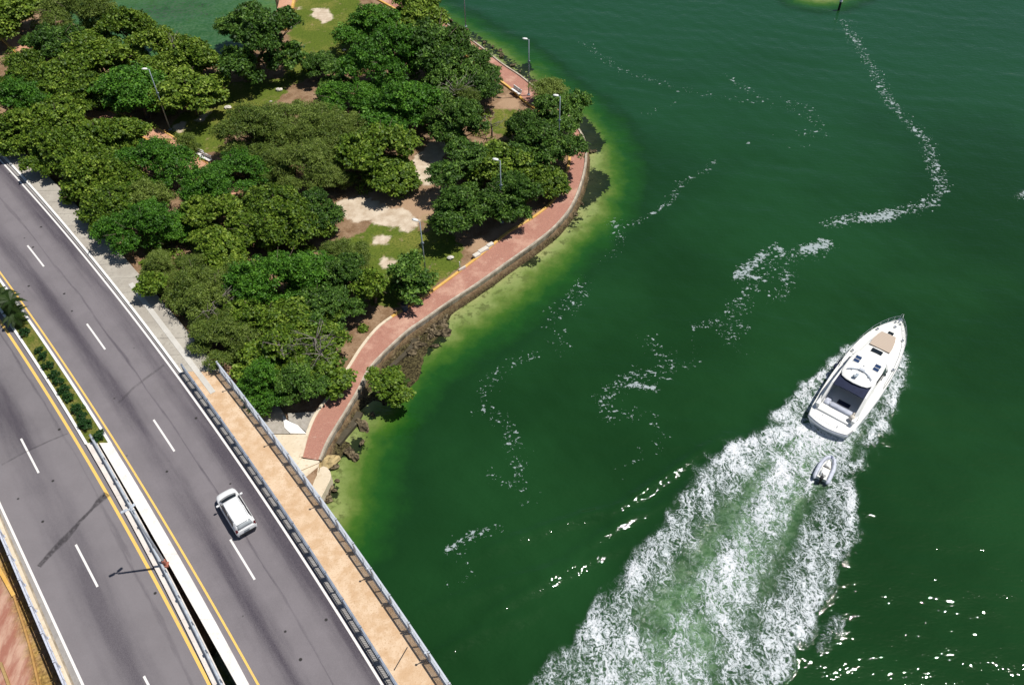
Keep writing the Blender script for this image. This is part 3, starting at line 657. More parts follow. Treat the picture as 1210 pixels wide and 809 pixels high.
s_r1 = stroke([(1000, 535), (1006, 590), (995, 640), (970, 690), (945, 745), (915, 810), (880, 880)], 1.2, 2.6, .86, .62)
s_r2 = stroke([(960, 560), (945, 620), (915, 690), (880, 750), (840, 820), (800, 880)], 1.0, 2.0, .82, .7)
s_hr = stroke([(1072, 425), (1062, 455), (1045, 490), (1025, 525), (1008, 552)], .9, 1.3, .95, .8)
for s_ in (s_left, s_left2, s_mid, s_stern, s_st2, s_r1, s_r2, s_hr): wake = np.maximum(wake, s_*np.clip(body*1.3, 0, 1))
dark1 = stroke([(905, 548), (880, 580), (850, 620), (818, 668), (770, 730)], .6, 1.5, .42, .30); dark2 = stroke([(948, 590), (930, 650), (905, 700), (880, 740)], .4, 1.0, .42, .25); dark3 = stroke([(1008, 545), (1020, 515), (1030, 500)], .5, .5, .5, .3); dark4 = stroke([(968, 576), (950, 610), (935, 640)], .5, .7, .5, .2)
wake = wake*(.72+.56*fbm(X, Y, .45, 4, 123)); wake = np.clip(wake-dark1-dark2-dark3-dark4*.8, 0, 1)
wake = np.maximum(wake, stroke([(990, 735), (978, 752), (970, 765)], .7, .4, .5, .45)); wake = np.maximum(wake, stroke([(1210, 228), (1200, 233)], .4, .3, .5, .4))
milk = np.clip(stroke([(978, 508), (940, 545), (902, 600), (868, 660), (825, 720), (780, 800), (740, 870)], 2.2, 3.6, 1.15, .85), 0, 1)*np.clip(body*1.2, 0, 1)
milk = np.maximum(milk*(.55+.6*fbm(X, Y, .5, 3, 44)), body*.10); milk = np.where(lgm & (sdw > 0), .28, milk)
# scum lines
scum = np.zeros(X.shape); scumb = fbm(X, Y, .35, 3, 55)
def sc(px, w0, w1, a0, a1):
    global scum; scum = np.maximum(scum, stroke(px, w0*1.25, w1*1.25, a0, a1)*(.80+.4*scumb))
sc([(998, 25), (1015, 55), (1030, 80), (1045, 108), (1060, 130), (1078, 150), (1095, 168), (1100, 188), (1110, 210), (1112, 225), (1098, 240), (1070, 248), (1040, 257), (1005, 258), (978, 265)], 1.5, 1.2, .50, .60)
sc([(1020, 257), (1037, 257), (1052, 252)], 1.1, 1.1, .76, .78); sc([(950, 294), (962, 292), (975, 288)], .9, .9, .76, .76); sc([(916, 290), (925, 300)], .7, .6, .74, .74); sc([(905, 297), (890, 312), (872, 326)], .9, 1.0, .68, .70)
sc([(880, 325), (902, 330)], .6, .6, .75, .7); sc([(975, 290), (940, 302), (915, 310), (900, 330), (880, 350), (862, 385), (870, 405)], 1.8, 1.8, .5, .48); sc([(930, 322), (925, 345), (905, 352)], 1.5, 1.2, .55, .5)
sc([(690, 52), (740, 85), (790, 100), (850, 115), (890, 120), (940, 130), (975, 158)], 1.4, 1.2, .42, .42); sc([(860, 90), (900, 115), (950, 125), (968, 155), (930, 158)], 1.2, 1.4, .42, .4); sc([(760, 135), (800, 120), (800, 105)], 1.2, 1.2, .38, .38); sc([(885, 170), (960, 175)], 1., 1., .36, .36)
sc([(843, 190), (830, 205), (803, 218), (795, 235), (765, 256), (735, 268), (722, 262)], .8, .9, .50, .46); sc([(725, 262), (732, 290), (712, 310)], 1.4, .8, .48, .4); sc([(690, 335), (672, 360), (650, 380), (665, 410)], 1.6, 1.6, .47, .46); sc([(625, 420), (600, 435), (580, 450), (570, 480), (600, 500), (610, 540), (622, 590)], 1.3, 1.3, .47, .42)
sc([(770, 405), (790, 430), (780, 440), (750, 445), (715, 470), (720, 490)], 1.6, 1.4, .53, .5); sc([(745, 455), (772, 458)], .7, .7, .62, .6); sc([(820, 385), (855, 382), (880, 388)], .8, 1.2, .5, .5); sc([(800, 432), (820, 430), (822, 400)], .8, .8, .48, .42); sc([(720, 490), (770, 490), (785, 515), (765, 535), (735, 555)], 1.4, 1.2, .44, .36)
sc([(530, 648), (560, 632), (592, 625)], .8, .7, .56, .52); sc([(530, 690), (560, 680), (540, 655)], 1., 1., .4, .4); sc([(1210, 228), (1204, 236)], .6, .6, .6, .6)
sc([(600, 520), (615, 570), (580, 560)], 1.2, 1., .43, .43)
# relief
for i in range(26):
    an = RS.normal(1.35, .45); lam = RS.uniform(.9, 3.2); k = 2*math.pi/lam; H += .0022*lam*np.sin(k*(X*math.cos(an)+Y*math.sin(an))+RS.uniform(0, 6.28)+nz*6)
for i in range(6):
    an = RS.normal(1.5, .2); lam = RS.uniform(4, 9); k = 2*math.pi/lam; H += .011*np.sin(k*(X*math.cos(an)+Y*math.sin(an))+RS.uniform(0, 6.28)+nz*5)
turb = fbm(X, Y, 1.1, 4, 91)-.5; H += wake*(turb*.42+.05)
H += stroke([(905, 510), (868, 528), (835, 558), (810, 594), (780, 636), (745, 680), (705, 736), (650, 805)], .8, 1.3, .30, .12)
H += s_hr*.2+s_left*.2+s_r1*.12-dark1*.25
for px, a in [([(520, 672), (600, 640), (690, 610), (730, 600), (790, 560), (835, 528), (880, 505)], .36), ([(480, 730), (590, 690), (660, 668), (735, 617), (775, 600), (820, 575)], .32), ([(560, 735), (640, 690), (706, 657), (750, 640)], .32), ([(480, 800), (545, 758), (583, 741), (640, 720)], .3), ([(885, 470), (905, 466), (930, 462)], .10)]:
    d, t = seg_dist(X, Y, [np.array(p) for p in spl(W(px), 4)]); H += a*np.exp(-(d/.55)**2)*np.sin(np.clip(t, 0, 1)*math.pi)**.4*(.75+.5*turb)
far = np.clip((np.hypot(X-20, Y-60)-90)/40, 0, 1); H *= (1-far); H *= np.clip(sdw/1.5+.2, .15, 1)
mw = NT('water', .05, .5); p = mw.pos(); mw.b.inputs['IOR'].default_value = 1.33
n0 = mw.noise(p, .5, 6, .65); n1 = mw.noise(p, 2.2, 5, .62); n3 = mw.noise(p, .045, 4, .55)
d = mw.math('ADD', mw.attr('shore'), mw.math('MULTIPLY', mw.math('SUBTRACT', n0, .5), 4.2))
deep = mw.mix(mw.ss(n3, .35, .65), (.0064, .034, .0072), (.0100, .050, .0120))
c = mw.ramp(mw.math('DIVIDE', d, 10.), [(0, (.29, .31, .125)), (.16, (.21, .265, .085)), (.30, (.115, .175, .036)), (.44, (.042, .115, .013)), (.64, (.012, .068, .010)), (.95, (.0070, .037, .0085))])
_sp = mw.n('ShaderNodeSeparateXYZ'); mw.l(p, _sp.inputs[0]); deep = mw.mix(mw.ss(mw.math('ADD', _sp.outputs[1], mw.math('MULTIPLY', n3, 40.)), 75., 150.), deep, (.012, .060, .024)); c = mw.mix(mw.ss(d, 8, 12), c, deep)  # paler teal with distance: low-angle sky reflection put into the base colour
botn = mw.noise(p, .9, 5, .7); c = mw.mix(mw.math('MULTIPLY', mw.ss(botn, .50, .62, 0, .75), mw.ss(d, 4.5, .5)), c, (.05, .06, .015))
wd_ = mw.math('MULTIPLY', mw.ss(mw.math('ADD', mw.math('MULTIPLY', mw.attr('weed'), 1.15), mw.math('MULTIPLY', mw.math('SUBTRACT', n1, .5), 3.4)), .40, .62), .93)
wd_ = mw.math('MULTIPLY', wd_, mw.ss(mw.attr('weed'), .02, .25)); c = mw.mix(wd_, c, (.006, .011, .006))
mk = mw.attr('milk'); mkn = mw.math('MULTIPLY', mk, mw.ss(n0, .25, .6, .25, 1)); c = mw.mix(mkn, c, mw.mix(mw.ss(n1, .35, .65), (.075, .175, .070), (.20, .33, .18)))
# lacy foam
pw = mw.n('ShaderNodeVectorMath', operation='ADD'); nv = mw.n('ShaderNodeTexNoise'); nv.inputs['Scale'].default_value = .9; nv.inputs['Detail'].default_value = 4; mw.l(p, nv.inputs[0])
sv = mw.n('ShaderNodeVectorMath', operation='SCALE'); mw.l(nv.outputs[1], sv.inputs[0]); sv.inputs['Scale'].default_value = 1.7; mw.l(p, pw.inputs[0]); mw.l(sv.outputs[0], pw.inputs[1]); pd = pw.outputs[0]
def ridge(v, s_, det): 
    q = mw.noise(v, s_, det, .62); return mw.math('SUBTRACT', 1., mw.math('MULTIPLY', mw.math('ABSOLUTE', mw.math('SUBTRACT', q, .5)), 5.0), clamp=True)
pst = mw.map(pd, (1.25, .42, 1), R(38))
web = mw.ss(mw.vor(pst, 1.5, 'DISTANCE_TO_EDGE'), .16, .0); web2 = mw.ss(mw.vor(pd, 3.4, 'DISTANCE_TO_EDGE'), .20, .0)
lace = mw.math('MAXIMUM', mw.math('MAXIMUM', ridge(pst, .75, 6), mw.math('MULTIPLY', web, .9)), mw.math('MULTIPLY', web2, .75)); fine = mw.noise(p, 5.5, 5, .75); clump = mw.noise(pst, .45, 4, .6)
pw2 = mw.map(pd, (1.25, .8, 1), R(38))
fv = mw.math('ADD', mw.math('ADD', mw.math('MULTIPLY', lace, .24), mw.math('ADD', mw.math('MULTIPLY', fine, .28), mw.math('MULTIPLY', ridge(pw2, 2.6, 4), .26))), mw.math('MULTIPLY', clump, .42))
th = mw.math('SUBTRACT', .91, mw.math('MULTIPLY', mw.attr('wake'), .30))
fx = mw.math('SUBTRACT', fv, th); fw_ = mw.math('MULTIPLY', mw.math('ADD', mw.ss(fx, -.13, .03, 0, .26), mw.ss(fx, -.005, .075, 0, .72)), mw.ss(mw.attr('wake'), .03, .3))
ns = mw.noise(mw.map(p, (1, 1.35, 1), .3), 1.6, 5, .62, .4); ns2 = mw.noise(p, 2.9, 5, .68, .5); sv_ = mw.math('MAXIMUM', ns, mw.math('SUBTRACT', ns2, .015))
fs_ = mw.math('MULTIPLY', mw.ss(mw.math('SUBTRACT', sv_, mw.math('SUBTRACT', .800, mw.math('MULTIPLY', mw.attr('scum'), .44))), -.005, .05), .62)
foam = mw.math('MAXIMUM', fw_, fs_)
fc = mw.mix(mw.ss(mw.math('SUBTRACT', fv, th), .0, .22), (.36, .42, .44), (.80, .82, .86)); fc = mw.mix(mw.ss(fs_, .2, .5, 0, .9), fc, (.50, .56, .60))
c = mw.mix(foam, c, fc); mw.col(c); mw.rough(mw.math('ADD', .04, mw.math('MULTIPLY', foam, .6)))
rp = mw.noise(mw.map(p, (1, 1.9, 1), .12), 1.3, 1, .5); rp2 = mw.noise(mw.map(p, (1, 1.6, 1), -.2), 2.9, 1.5, .55)
b1 = mw.bump(rp, .4, .11); b2 = mw.bump(rp2, .5, .052, b1); b3 = mw.bump(mw.math('MULTIPLY', mw.math('MULTIPLY', fv, mw.attr('wake')), 1.), .9, .25, b2); mw.nrm(b3)
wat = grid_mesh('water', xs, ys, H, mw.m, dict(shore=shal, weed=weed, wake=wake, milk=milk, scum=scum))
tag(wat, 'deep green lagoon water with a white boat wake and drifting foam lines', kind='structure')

# ------------------------------------------------------------------ trees
def crown_mesh(name, mat, Rr, Hh, ncl, nleaf, ls, aspect, clr, flat, seed, droop=0, low=.25):
    rs = np.random.RandomState(seed); C = []; 
    # lobes: a few big masses make an uneven outline; clumps sit on them, leaves on the clumps
    nl = 10; lobes = []
    for i in range(nl):
        a = i*2*math.pi/nl+rs.uniform(-.4, .4); r = rs.uniform(.30, .92)*Rr; lobes.append((r*math.cos(a), r*math.sin(a), Hh*rs.uniform(.30, .80), Rr*rs.uniform(.18, .42)))
    lobes.append((rs.uniform(-.15, .15)*Rr, rs.uniform(-.15, .15)*Rr, Hh*.78, Rr*.44))
    lob = np.array(lobes)
    pw = lob[:, 3]**2; pw /= pw.sum()
    for i in range(ncl):
        b = lob[rs.choice(len(lob), p=pw)]; d = rs.normal(size=3); d /= np.linalg.norm(d); d[2] = abs(d[2])*1.0-low*rs.rand(); d /= np.linalg.norm(d)
        k = rs.uniform(.62, 1.22); C.append((b[0]+d[0]*b[3]*k, b[1]+d[1]*b[3]*k, b[2]+d[2]*b[3]*.72*k, clr*rs.uniform(.45, 1.35), rs.rand()))
    C = np.array(C); n = ncl*nleaf
    ci = np.repeat(np.arange(ncl), nleaf); cc = C[ci]
    d = rs.normal(size=(n, 3)); d /= np.linalg.norm(d, axis=1)[:, None]; d[:, 2] = np.abs(d[:, 2])*.9-.18; rr = (rs.rand(n)**.45)[:, None]
    P = cc[:, :3]+d*rr*cc[:, 3:4]*np.array([1, 1, flat])
    N = d*.8+np.array([0, 0, .7])+rs.normal(size=(n, 3))*.55; N /= np.linalg.norm(N, axis=1)[:, None]
    T = np.cross(N, rs.normal(size=(n, 3))); T /= np.linalg.norm(T, axis=1)[:, None]; T = T+d*.6; T[:, 2] -= droop; T -= N*(T*N).sum(1)[:, None]; T /= np.linalg.norm(T, axis=1)[:, None]+1e-9
    B = np.cross(N, T); L = (ls*rs.uniform(.65, 1.35, n))[:, None]; Wd = L*aspect
    V = np.stack([P, P+T*L*.45+B*Wd*.5+N*L*.06, P+T*L, P+T*L*.45-B*Wd*.5+N*L*.06], 1)
    tint = np.clip(cc[:, 4]**1.3*.48+rs.rand(n)**1.8*.66-.04, 0, 1)
    me = bpy.data.meshes.new(name); me.vertices.add(n*4); me.vertices.foreach_set('co', V.reshape(-1).astype(np.float32))
    me.loops.add(n*4); me.loops.foreach_set('vertex_index', np.arange(n*4, dtype=np.int32)); me.polygons.add(n); me.polygons.foreach_set('loop_start', np.arange(0, n*4, 4, dtype=np.int32))
    me.update(calc_edges=True); me.materials.append(mat); a = me.attributes.new('tint', 'FLOAT', 'POINT'); a.data.foreach_set('value', np.repeat(tint, 4).astype(np.float32))
    return me, C
def trunk_mesh(C, Hh, seed, bare=0):
    rs = np.random.RandomState(seed); m = MB(); h0 = Hh*.28; bend = rs.uniform(-.25, .25, 2)
    base = Vector((0, 0, -.4)); fork = Vector((bend[0], bend[1], h0)); m.tube([base, (bend[0]*.3, bend[1]*.3, h0*.4), fork], .19, 8, .14)
    for i in rs.choice(len(C), 9+bare, replace=False):
        e = Vector(C[i][:3]); mid = fork.lerp(e, .5)+Vector(rs.uniform(-.25, .25, 3)); mid.z -= .15
        m.tube([fork, mid, e], .085, 5, .02)
        for j in range(2): q = e+Vector(rs.normal(size=3)*.6); m.tube([mid, mid.lerp(q, .6)+Vector(rs.uniform(-.12, .12, 3)), q], .04, 4, .012)
    return m.mesh('trunk', M_bark, True)
KINDS = {'grape': ('sea_grape_tree', L_grape, .34, .85, .62, .8, 0), 'ficus': ('ficus_tree', L_ficus, .25, .62, .60, .8, 0), 'almond': ('almond_tree', L_almond, .33, .55, .55, .7, .2), 'olive': ('feathery_tree', L_olive, .30, .28, .72, .85, .15)}
VAR = {}
for kn, (nm, mat, ls, asp, clr, flat, dr_) in KINDS.items():
    VAR[kn] = []
    for v in range(3):
        cm, C = crown_mesh('crown', mat, 3.6, 4.6, 560, 44 if kn != 'olive' else 66, ls*.76, asp, clr*.72, flat*.8, 100+v*7+len(kn)*31, dr_); VAR[kn].append((cm, trunk_mesh(C, 4.6, v), 3.6))
    cm, C = crown_mesh('crown', mat, 1.9, 3.3, 165, 36 if kn != 'olive' else 56, ls*.78, asp, clr*.66, flat*.8, 300+len(kn)*13, dr_); VAR[kn].append((cm, trunk_mesh(C, 3.3, 9), 1.9))
TREES = [  # px, py of the crown in the photograph, radius in px, kind, label
 (12, 12, 34, 'grape', 'yellow-green tree filling the top left corner of the park'),
 (60, 48, 34, 'almond', 'dark tree just right of the small orange path opening at the far left'),
 (12, 62, 0, '', ''),
 (100, 14, 34, 'olive', 'feathery tree at the top edge, left of the lagoon inlet'),
 (20, 128, 38, 'ficus', 'bright green tree at the left edge below the orange path opening'),
 (112, 60, 36, 'grape', 'yellow-green tree in the canopy left of the lagoon, below the feathery tree'),
 (150, 38, 30, 'grape', 'yellow-green tree bordering the lower left shore of the lagoon inlet'),
 (188, 58, 30, 'grape', 'yellow-green tree directly below the dark weed patch in the lagoon'),
 (232, 68, 34, 'grape', 'yellow-green tree at the lagoon shore left of the big dark crown'),
 (72, 98, 34, 'grape', 'yellow-green tree between the orange path opening and the deep green crown'),
 (30, 86, 26, 'grape', 'small yellow-green tree below the orange path opening at far left'),
 (104, 108, 30, 'grape', 'yellow-green tree just above the red gap in the canopy'),
 (160, 102, 46, 'ficus', 'deep green round tree behind the tall leaning lamp post'),
 (226, 108, 34, 'grape', 'yellow-green tree right of the leaning lamp post, at the grass edge'),
 (206, 88, 24, 'grape', 'small tree between the leaning lamp post head and the dead grey branch'),
 (300, 52, 44, 'almond', 'large dark almond tree left of the straight lagoon path'),
 (290, 30, 26, 'almond', 'dark tree overhanging the lagoon beside the straight path'),
 (24, 158, 30, 'grape', 'tree over the sidewalk at the left edge of the photo'),
 (62, 150, 34, 'grape', 'yellow-green tree second from the left along the sidewalk'),
 (70, 186, 32, 'grape', 'yellow-green tree casting the second finger-like shadow on the sidewalk'),
 (152, 156, 30, 'grape', 'yellow-green tree directly left of the leaning lamp post base'),
 (110, 172, 32, 'grape', 'yellow-green tree in the middle of the left canopy below the red gap'),
 (98, 216, 34, 'grape', 'yellow-green tree over the sidewalk above the large dark shadow'),
 (138, 208, 32, 'grape', 'yellow-green tree two crowns in from the sidewalk, left of the twin benches'),
 (180, 196, 34, 'ficus', 'deep green tree just left of the orange path junction by the benches'),
 (128, 248, 32, 'grape', 'yellow-green tree beside the large dark shadow on the sidewalk'),
 (166, 270, 38, 'ficus', 'bright round green tree bulging over the sidewalk halfway to the railing'),
 (208, 268, 28, 'ficus', 'green crown right of the bright round tree by the sidewalk'),
 (176, 232, 22, 'olive', 'sparse brownish tree behind the bright round tree by the sidewalk'),
 (240, 226, 34, 'ficus', 'green tree immediately below the twin white benches'),
 (284, 196, 30, 'ficus', 'green tree immediately right of the twin white benches'),
 (252, 256, 30, 'grape', 'yellow-green tree left of the orange dirt opening in the canopy'),
 (258, 296, 32, 'grape', 'yellow-green tree below the orange dirt opening in the canopy'),
 (300, 158, 34, 'olive', 'pale feathery tree at the lower edge of the small grass clearing'),
 (336, 142, 32, 'olive', 'pale feathery tree at the right side of the small grass clearing'),
 (318, 190, 24, 'olive', 'feathery tree right of the twin benches, one crown in'),
 (372, 148, 34, 'olive', 'pale feathery tree left of the sunlit yellow crown'),
 (362, 196, 34, 'olive', 'feathery olive tree in the very middle of the park canopy'),
 (392, 206, 24, 'olive', 'small olive tree above the brown dirt clearing'),
 (318, 238, 34, 'grape', 'yellow-green tree right of the orange dirt opening'),
 (344, 262, 32, 'grape', 'yellow-green tree with a pale trunk showing, left of the dirt clearing'),
 (376, 250, 28, 'almond', 'dark green tree at the left tip of the pale dirt clearing'),
 (312, 268, 30, 'grape', 'yellow-green tree above a shaded hole in the canopy'),
 (420, 112, 34, 'ficus', 'teal-green tree under the dark almond crowns, centre top'),
 (374, 76, 22, 'almond', 'small dark tree alone at the lower end of the upper lawn'),
 (396, 88, 18, 'almond', 'smallest dark tree at the lower end of the upper lawn'),
 (442, 26, 32, 'ficus', 'dark dense round tree at the right edge of the upper lawn'),
 (492, 10, 30, 'grape', 'tree at the top edge where the shoreline walkway disappears'),
 (460, 70, 44, 'ficus', 'broad dark green tree right of the upper lawn'),
 (508, 62, 40, 'almond', 'dark tree below the upper end of the shoreline walkway'),
 (480, 116, 46, 'ficus', 'largest dark green crown in the middle of the point'),
 (526, 98, 34, 'almond', 'dark tree left of the walkway bench, second row'),
 (550, 78, 28, 'almond', 'dark tree hanging over the walkway left of the lone bench'),
 (564, 104, 24, 'almond', 'dark tree immediately left of the lone walkway bench'),
 (440, 176, 40, 'grape', 'sunlit yellow-green tree left of the white sandy gap'),
 (462, 206, 30, 'grape', 'sunlit tree just above the pale dirt clearing'),
 (424, 150, 26, 'olive', 'pale tree between the teal-green crown and the sunlit yellow one'),
 (540, 150, 34, 'almond', 'tree at the right side of the white sandy gap'),
 (556, 196, 34, 'almond', 'dark tree right of the lower end of the white sandy gap'),
 (546, 248, 34, 'almond', 'dark tree above the grass with the shoreline lamp, lowest of its cluster'),
 (594, 190, 34, 'grape', 'tree behind the lamp post in the middle of the point cluster'),
 (606, 236, 36, 'almond', 'dark tree over the walkway, beside the central lamp post'),
 (640, 172, 36, 'almond', 'dark tree left of the bulging tip of the red walkway'),
 (646, 212, 28, 'grape', 'lighter tree overhanging the widest bend of the red walkway'),
 (660, 134, 30, 'almond', 'dark tree over the walkway at the top of the bend, beside a lamp'),
 (618, 152, 26, 'almond', 'dark tree below the lone walkway bench'),
 (650, 102, 17, 'olive', 'thin tree growing on the water side of the walkway'),
 (400, 298, 28, 'olive', 'pale green tree at the left edge of the lower lawn'),
 (320, 338, 42, 'ficus', 'large bright green tree left of the lower lawn'),
 (368, 322, 34, 'ficus', 'bright green tree touching the lower left of the dirt clearing'),
 (405, 330, 30, 'almond', 'dark green tree between the bright one and the small lawn tree'),
 (226, 318, 30, 'olive', 'olive brown tree beside the new pale sidewalk strip'),
 (262, 344, 32, 'olive', 'olive brown tree one crown in from the pale sidewalk strip'),
 (240, 362, 24, 'olive', 'thin tree at the sidewalk above the start of the railing'),
 (300, 382, 32, 'grape', 'yellow-green tree below the large bright one'),
 (268, 398, 34, 'olive', 'brownish tree over the start of the outer railing'),
 (350, 376, 34, 'grape', 'yellow-green tree with bare grey twigs on top'),
 (388, 368, 31, 'almond', 'dark tree touching the red walkway where it widens'),
 (330, 412, 34, 'grape', 'tree behind the outer railing in the lower canopy'),
 (370, 408, 30, 'grape', 'yellow-green tree left of the walkway, with grey twigs beside it'),
 (308, 446, 34, 'ficus', 'bright tree beside the outer railing nearest the bridge'),
 (352, 450, 32, 'almond', 'dark tree above the concrete apron'),
 (380, 438, 25, 'grape', 'yellow-green tree shading the walkway just above the concrete apron'),
 (482, 326, 24, 'almond', 'small lone tree on the lawn next to the walkway and dustbin'),
 (440, 338, 22, 'grape', 'small tree left of the lone lawn tree'),
 (459, 452, 20, 'grape', 'bushy tree on the rocks between the seawall and the water'),
 (190, 322, 26, 'olive', 'brownish tree at the sidewalk edge below the bright round tree'),
 (186, 346, 17, 'grape', 'low bush at the sidewalk edge beside the top of the pale strip'),
 (224, 346, 22, 'olive', 'olive tree overhanging the pale sidewalk strip near its middle'),
 (256, 396, 17, 'olive', 'low brown tree at the sidewalk just before the outer railing'),
 (300, 425, 22, 'grape', 'yellow-green tree pressed against the outer railing'),
 (276, 330, 26, 'grape', 'yellow-green tree left of the large bright green one'),
 (222, 170, 12, 'olive', 'tiny conical shrub above the orange path junction'),
 (548, 120, 24, 'olive', 'tree with bare whitish limbs left of the walkway bench'),
]
def undergrowth():
    rs = np.random.RandomState(77); Vs = []; Ts = []; clear = [[(195, 165), (270, 98), (345, 92), (335, 125), (270, 165), (230, 190)], [(325, 70), (325, -60), (440, -60), (428, 70), (370, 110)], [(385, 230), (430, 225), (480, 240), (482, 180), (520, 150), (540, 180), (530, 280), (560, 300), (520, 350), (450, 370), (415, 350), (395, 300)], [(575, 165), (575, 120), (600, 90), (640, 120), (620, 165)], [(535, 330), (530, 290), (680, 225), (690, 260)]]
    clear = [[tuple(U(x, y, 1)) for x, y in c] for c in clear]; n = 0
    T = [(t[0], t[1]) for t in TREES if t[2]]
    while n < 330:
        t = T[rs.randint(len(T))]; q = U(t[0]+rs.normal()*34, t[1]+26+rs.normal()*30, 1.2); qx, qy = np.array([q[0]]), np.array([q[1]])
        if sdist(qx, qy, LAND)[0] > -3.4 or any(inside(qx, qy, c)[0] for c in clear) or float(K_out(q[1])-q[0]) > -1.6: continue
        n += 1; k = 260; R_ = rs.uniform(.5, 1.15); d = rs.normal(size=(k, 3)); d /= np.linalg.norm(d, axis=1)[:, None]; d[:, 2] = np.abs(d[:, 2])
        zg = 1.0+1.2*max(0, min(1, 1+(float(K_out(q[1])-q[0])-.3)/6.5)); lump = 1+.3*np.sin(d[:, :1]*7+n)*np.cos(d[:, 1:2]*6)
        P = np.array([q[0], q[1], zg])+d*lump*R_*rs.uniform(.7, 1, (k, 1))*np.array([1, 1, 1.1]); N = d+rs.normal(size=(k, 3))*.5+np.array([0, 0, .4]); N /= np.linalg.norm(N, axis=1)[:, None]
        T_ = np.cross(N, rs.normal(size=(k, 3))); T_ /= np.linalg.norm(T_, axis=1)[:, None]; B = np.cross(N, T_); L = rs.uniform(.14, .30, (k, 1))
        Vs.append(np.stack([P, P+T_*L*.5+B*L*.3, P+T_*L, P+T_*L*.5-B*L*.3], 1)); Ts.append(np.repeat(np.clip(rs.rand()*.5+rs.rand(k)**1.7*.6, 0, 1), 4))
    V = np.concatenate(Vs).reshape(-1, 3); m = len(V)//4; me = bpy.data.meshes.new('undergrowth'); me.vertices.add(m*4); me.vertices.foreach_set('co', V.reshape(-1).astype(np.float32))
    me.loops.add(m*4); me.loops.foreach_set('vertex_index', np.arange(m*4, dtype=np.int32)); me.polygons.add(m); me.polygons.foreach_set('loop_start', np.arange(0, m*4, 4, dtype=np.int32)); me.update(calc_edges=True); me.materials.append(L_grape)
    a = me.attributes.new('tint', 'FLOAT', 'POINT'); a.data.foreach_set('value', np.concatenate(Ts).astype(np.float32)); o = bpy.data.objects.new('undergrowth', me); link(o); tag(o, 'green undergrowth filling the ground between the park trees', 'undergrowth', kind='stuff')
undergrowth()
rs = np.random.RandomState(5)
for (px, py, rp_, kind, lab) in TREES:
    if not rp_: continue
    sc_ = 730+.683*(py-404.5); rm = rp_*1.10*HC/sc_; big = rm > 2.5
    mesh_c, mesh_t, R0 = VAR[kind][rs.randint(3) if big else 3]; s_ = rm/R0; H0 = 4.6 if big else 3.3
    zg = 1.0; zc_ = zg+H0*s_*.62; c_ = U(px, py, zc_)
    drr = float(K_out(c_[1])-c_[0]); zg = 1.0
    if c_[1] > YS: zg = 1.0+1.2*max(0, min(1, 1+(drr-.3)/6.5))
    root = empty(KINDS[kind][0], (c_[0], c_[1], zg), rs.uniform(0, 6.28), lab, 'tree', 'trees of the waterside park'); root.scale = (s_*rs.uniform(.88, 1.16), s_*rs.uniform(.88, 1.16), s_*rs.uniform(.85, 1.15))
    part('trunk', mesh_t, root); part('crown', mesh_c, root)
# bare twiggy crowns
def dead(px, py, z, r, n, lab, seed):
    rs = np.random.RandomState(seed); c_ = U(px, py, z); m = MB(); root = empty('dead_tree', (c_[0], c_[1], .8), 0, lab, 'dead tree'); h = z-.8
    m.tube([(0, 0, -.2), (.1, .05, h*.5), (.05, 0, h*.75)], .14, 6, .08)
    for i in range(n):
        a = rs.uniform(0, 6.28); p0 = Vector((0, 0, h*rs.uniform(.55, .8))); p1 = p0+Vector((math.cos(a), math.sin(a), rs.uniform(.3, 1.)))*r*.5; p2 = p1+Vector((math.cos(a+rs.uniform(-.6, .6)), math.sin(a+rs.uniform(-.6, .6)), rs.uniform(0, .8)))*r*.5
        m.tube([p0, p1, p2], .05, 4, .012)
        for j in range(3): q = p1.lerp(p2, rs.rand()); m.tube([q, q+Vector(rs.normal(size=3))*r*.28], .02, 3, .007)
    m.build('branches', M_deadwood, root, True)
dead(200, 40, 7.0, 1.5, 9, 'bare grey treetop sticking up at the edge of the lagoon', 1)
dead(368, 388, 6.0, 1.8, 12, 'bare grey twigs in the canopy left of the widened walkway', 2)
dead(376, 406, 5.8, 1.5, 12, 'bare grey twigs just below the larger bare crown', 3)
dead(330, 398, 6.2, 1.5, 12, 'bare grey twigs behind the railing, leftmost of the lower canopy', 4)
dead(538, 96, 6.4, 2.2, 12, 'bare whitish limbs in the dark canopy left of the walkway bench', 5)
dead(580, 142, 3.6, 1.8, 8, 'dry fallen branches on the ground below the walkway bench', 6)
dead(250, 344, 6.2, 1.8, 9, 'bare branches above the brown tree by the pale sidewalk strip', 7)
dead(238, 365, 4.6, 1.3, 9, 'grey twiggy shrub at the sidewalk before the railing starts', 8)

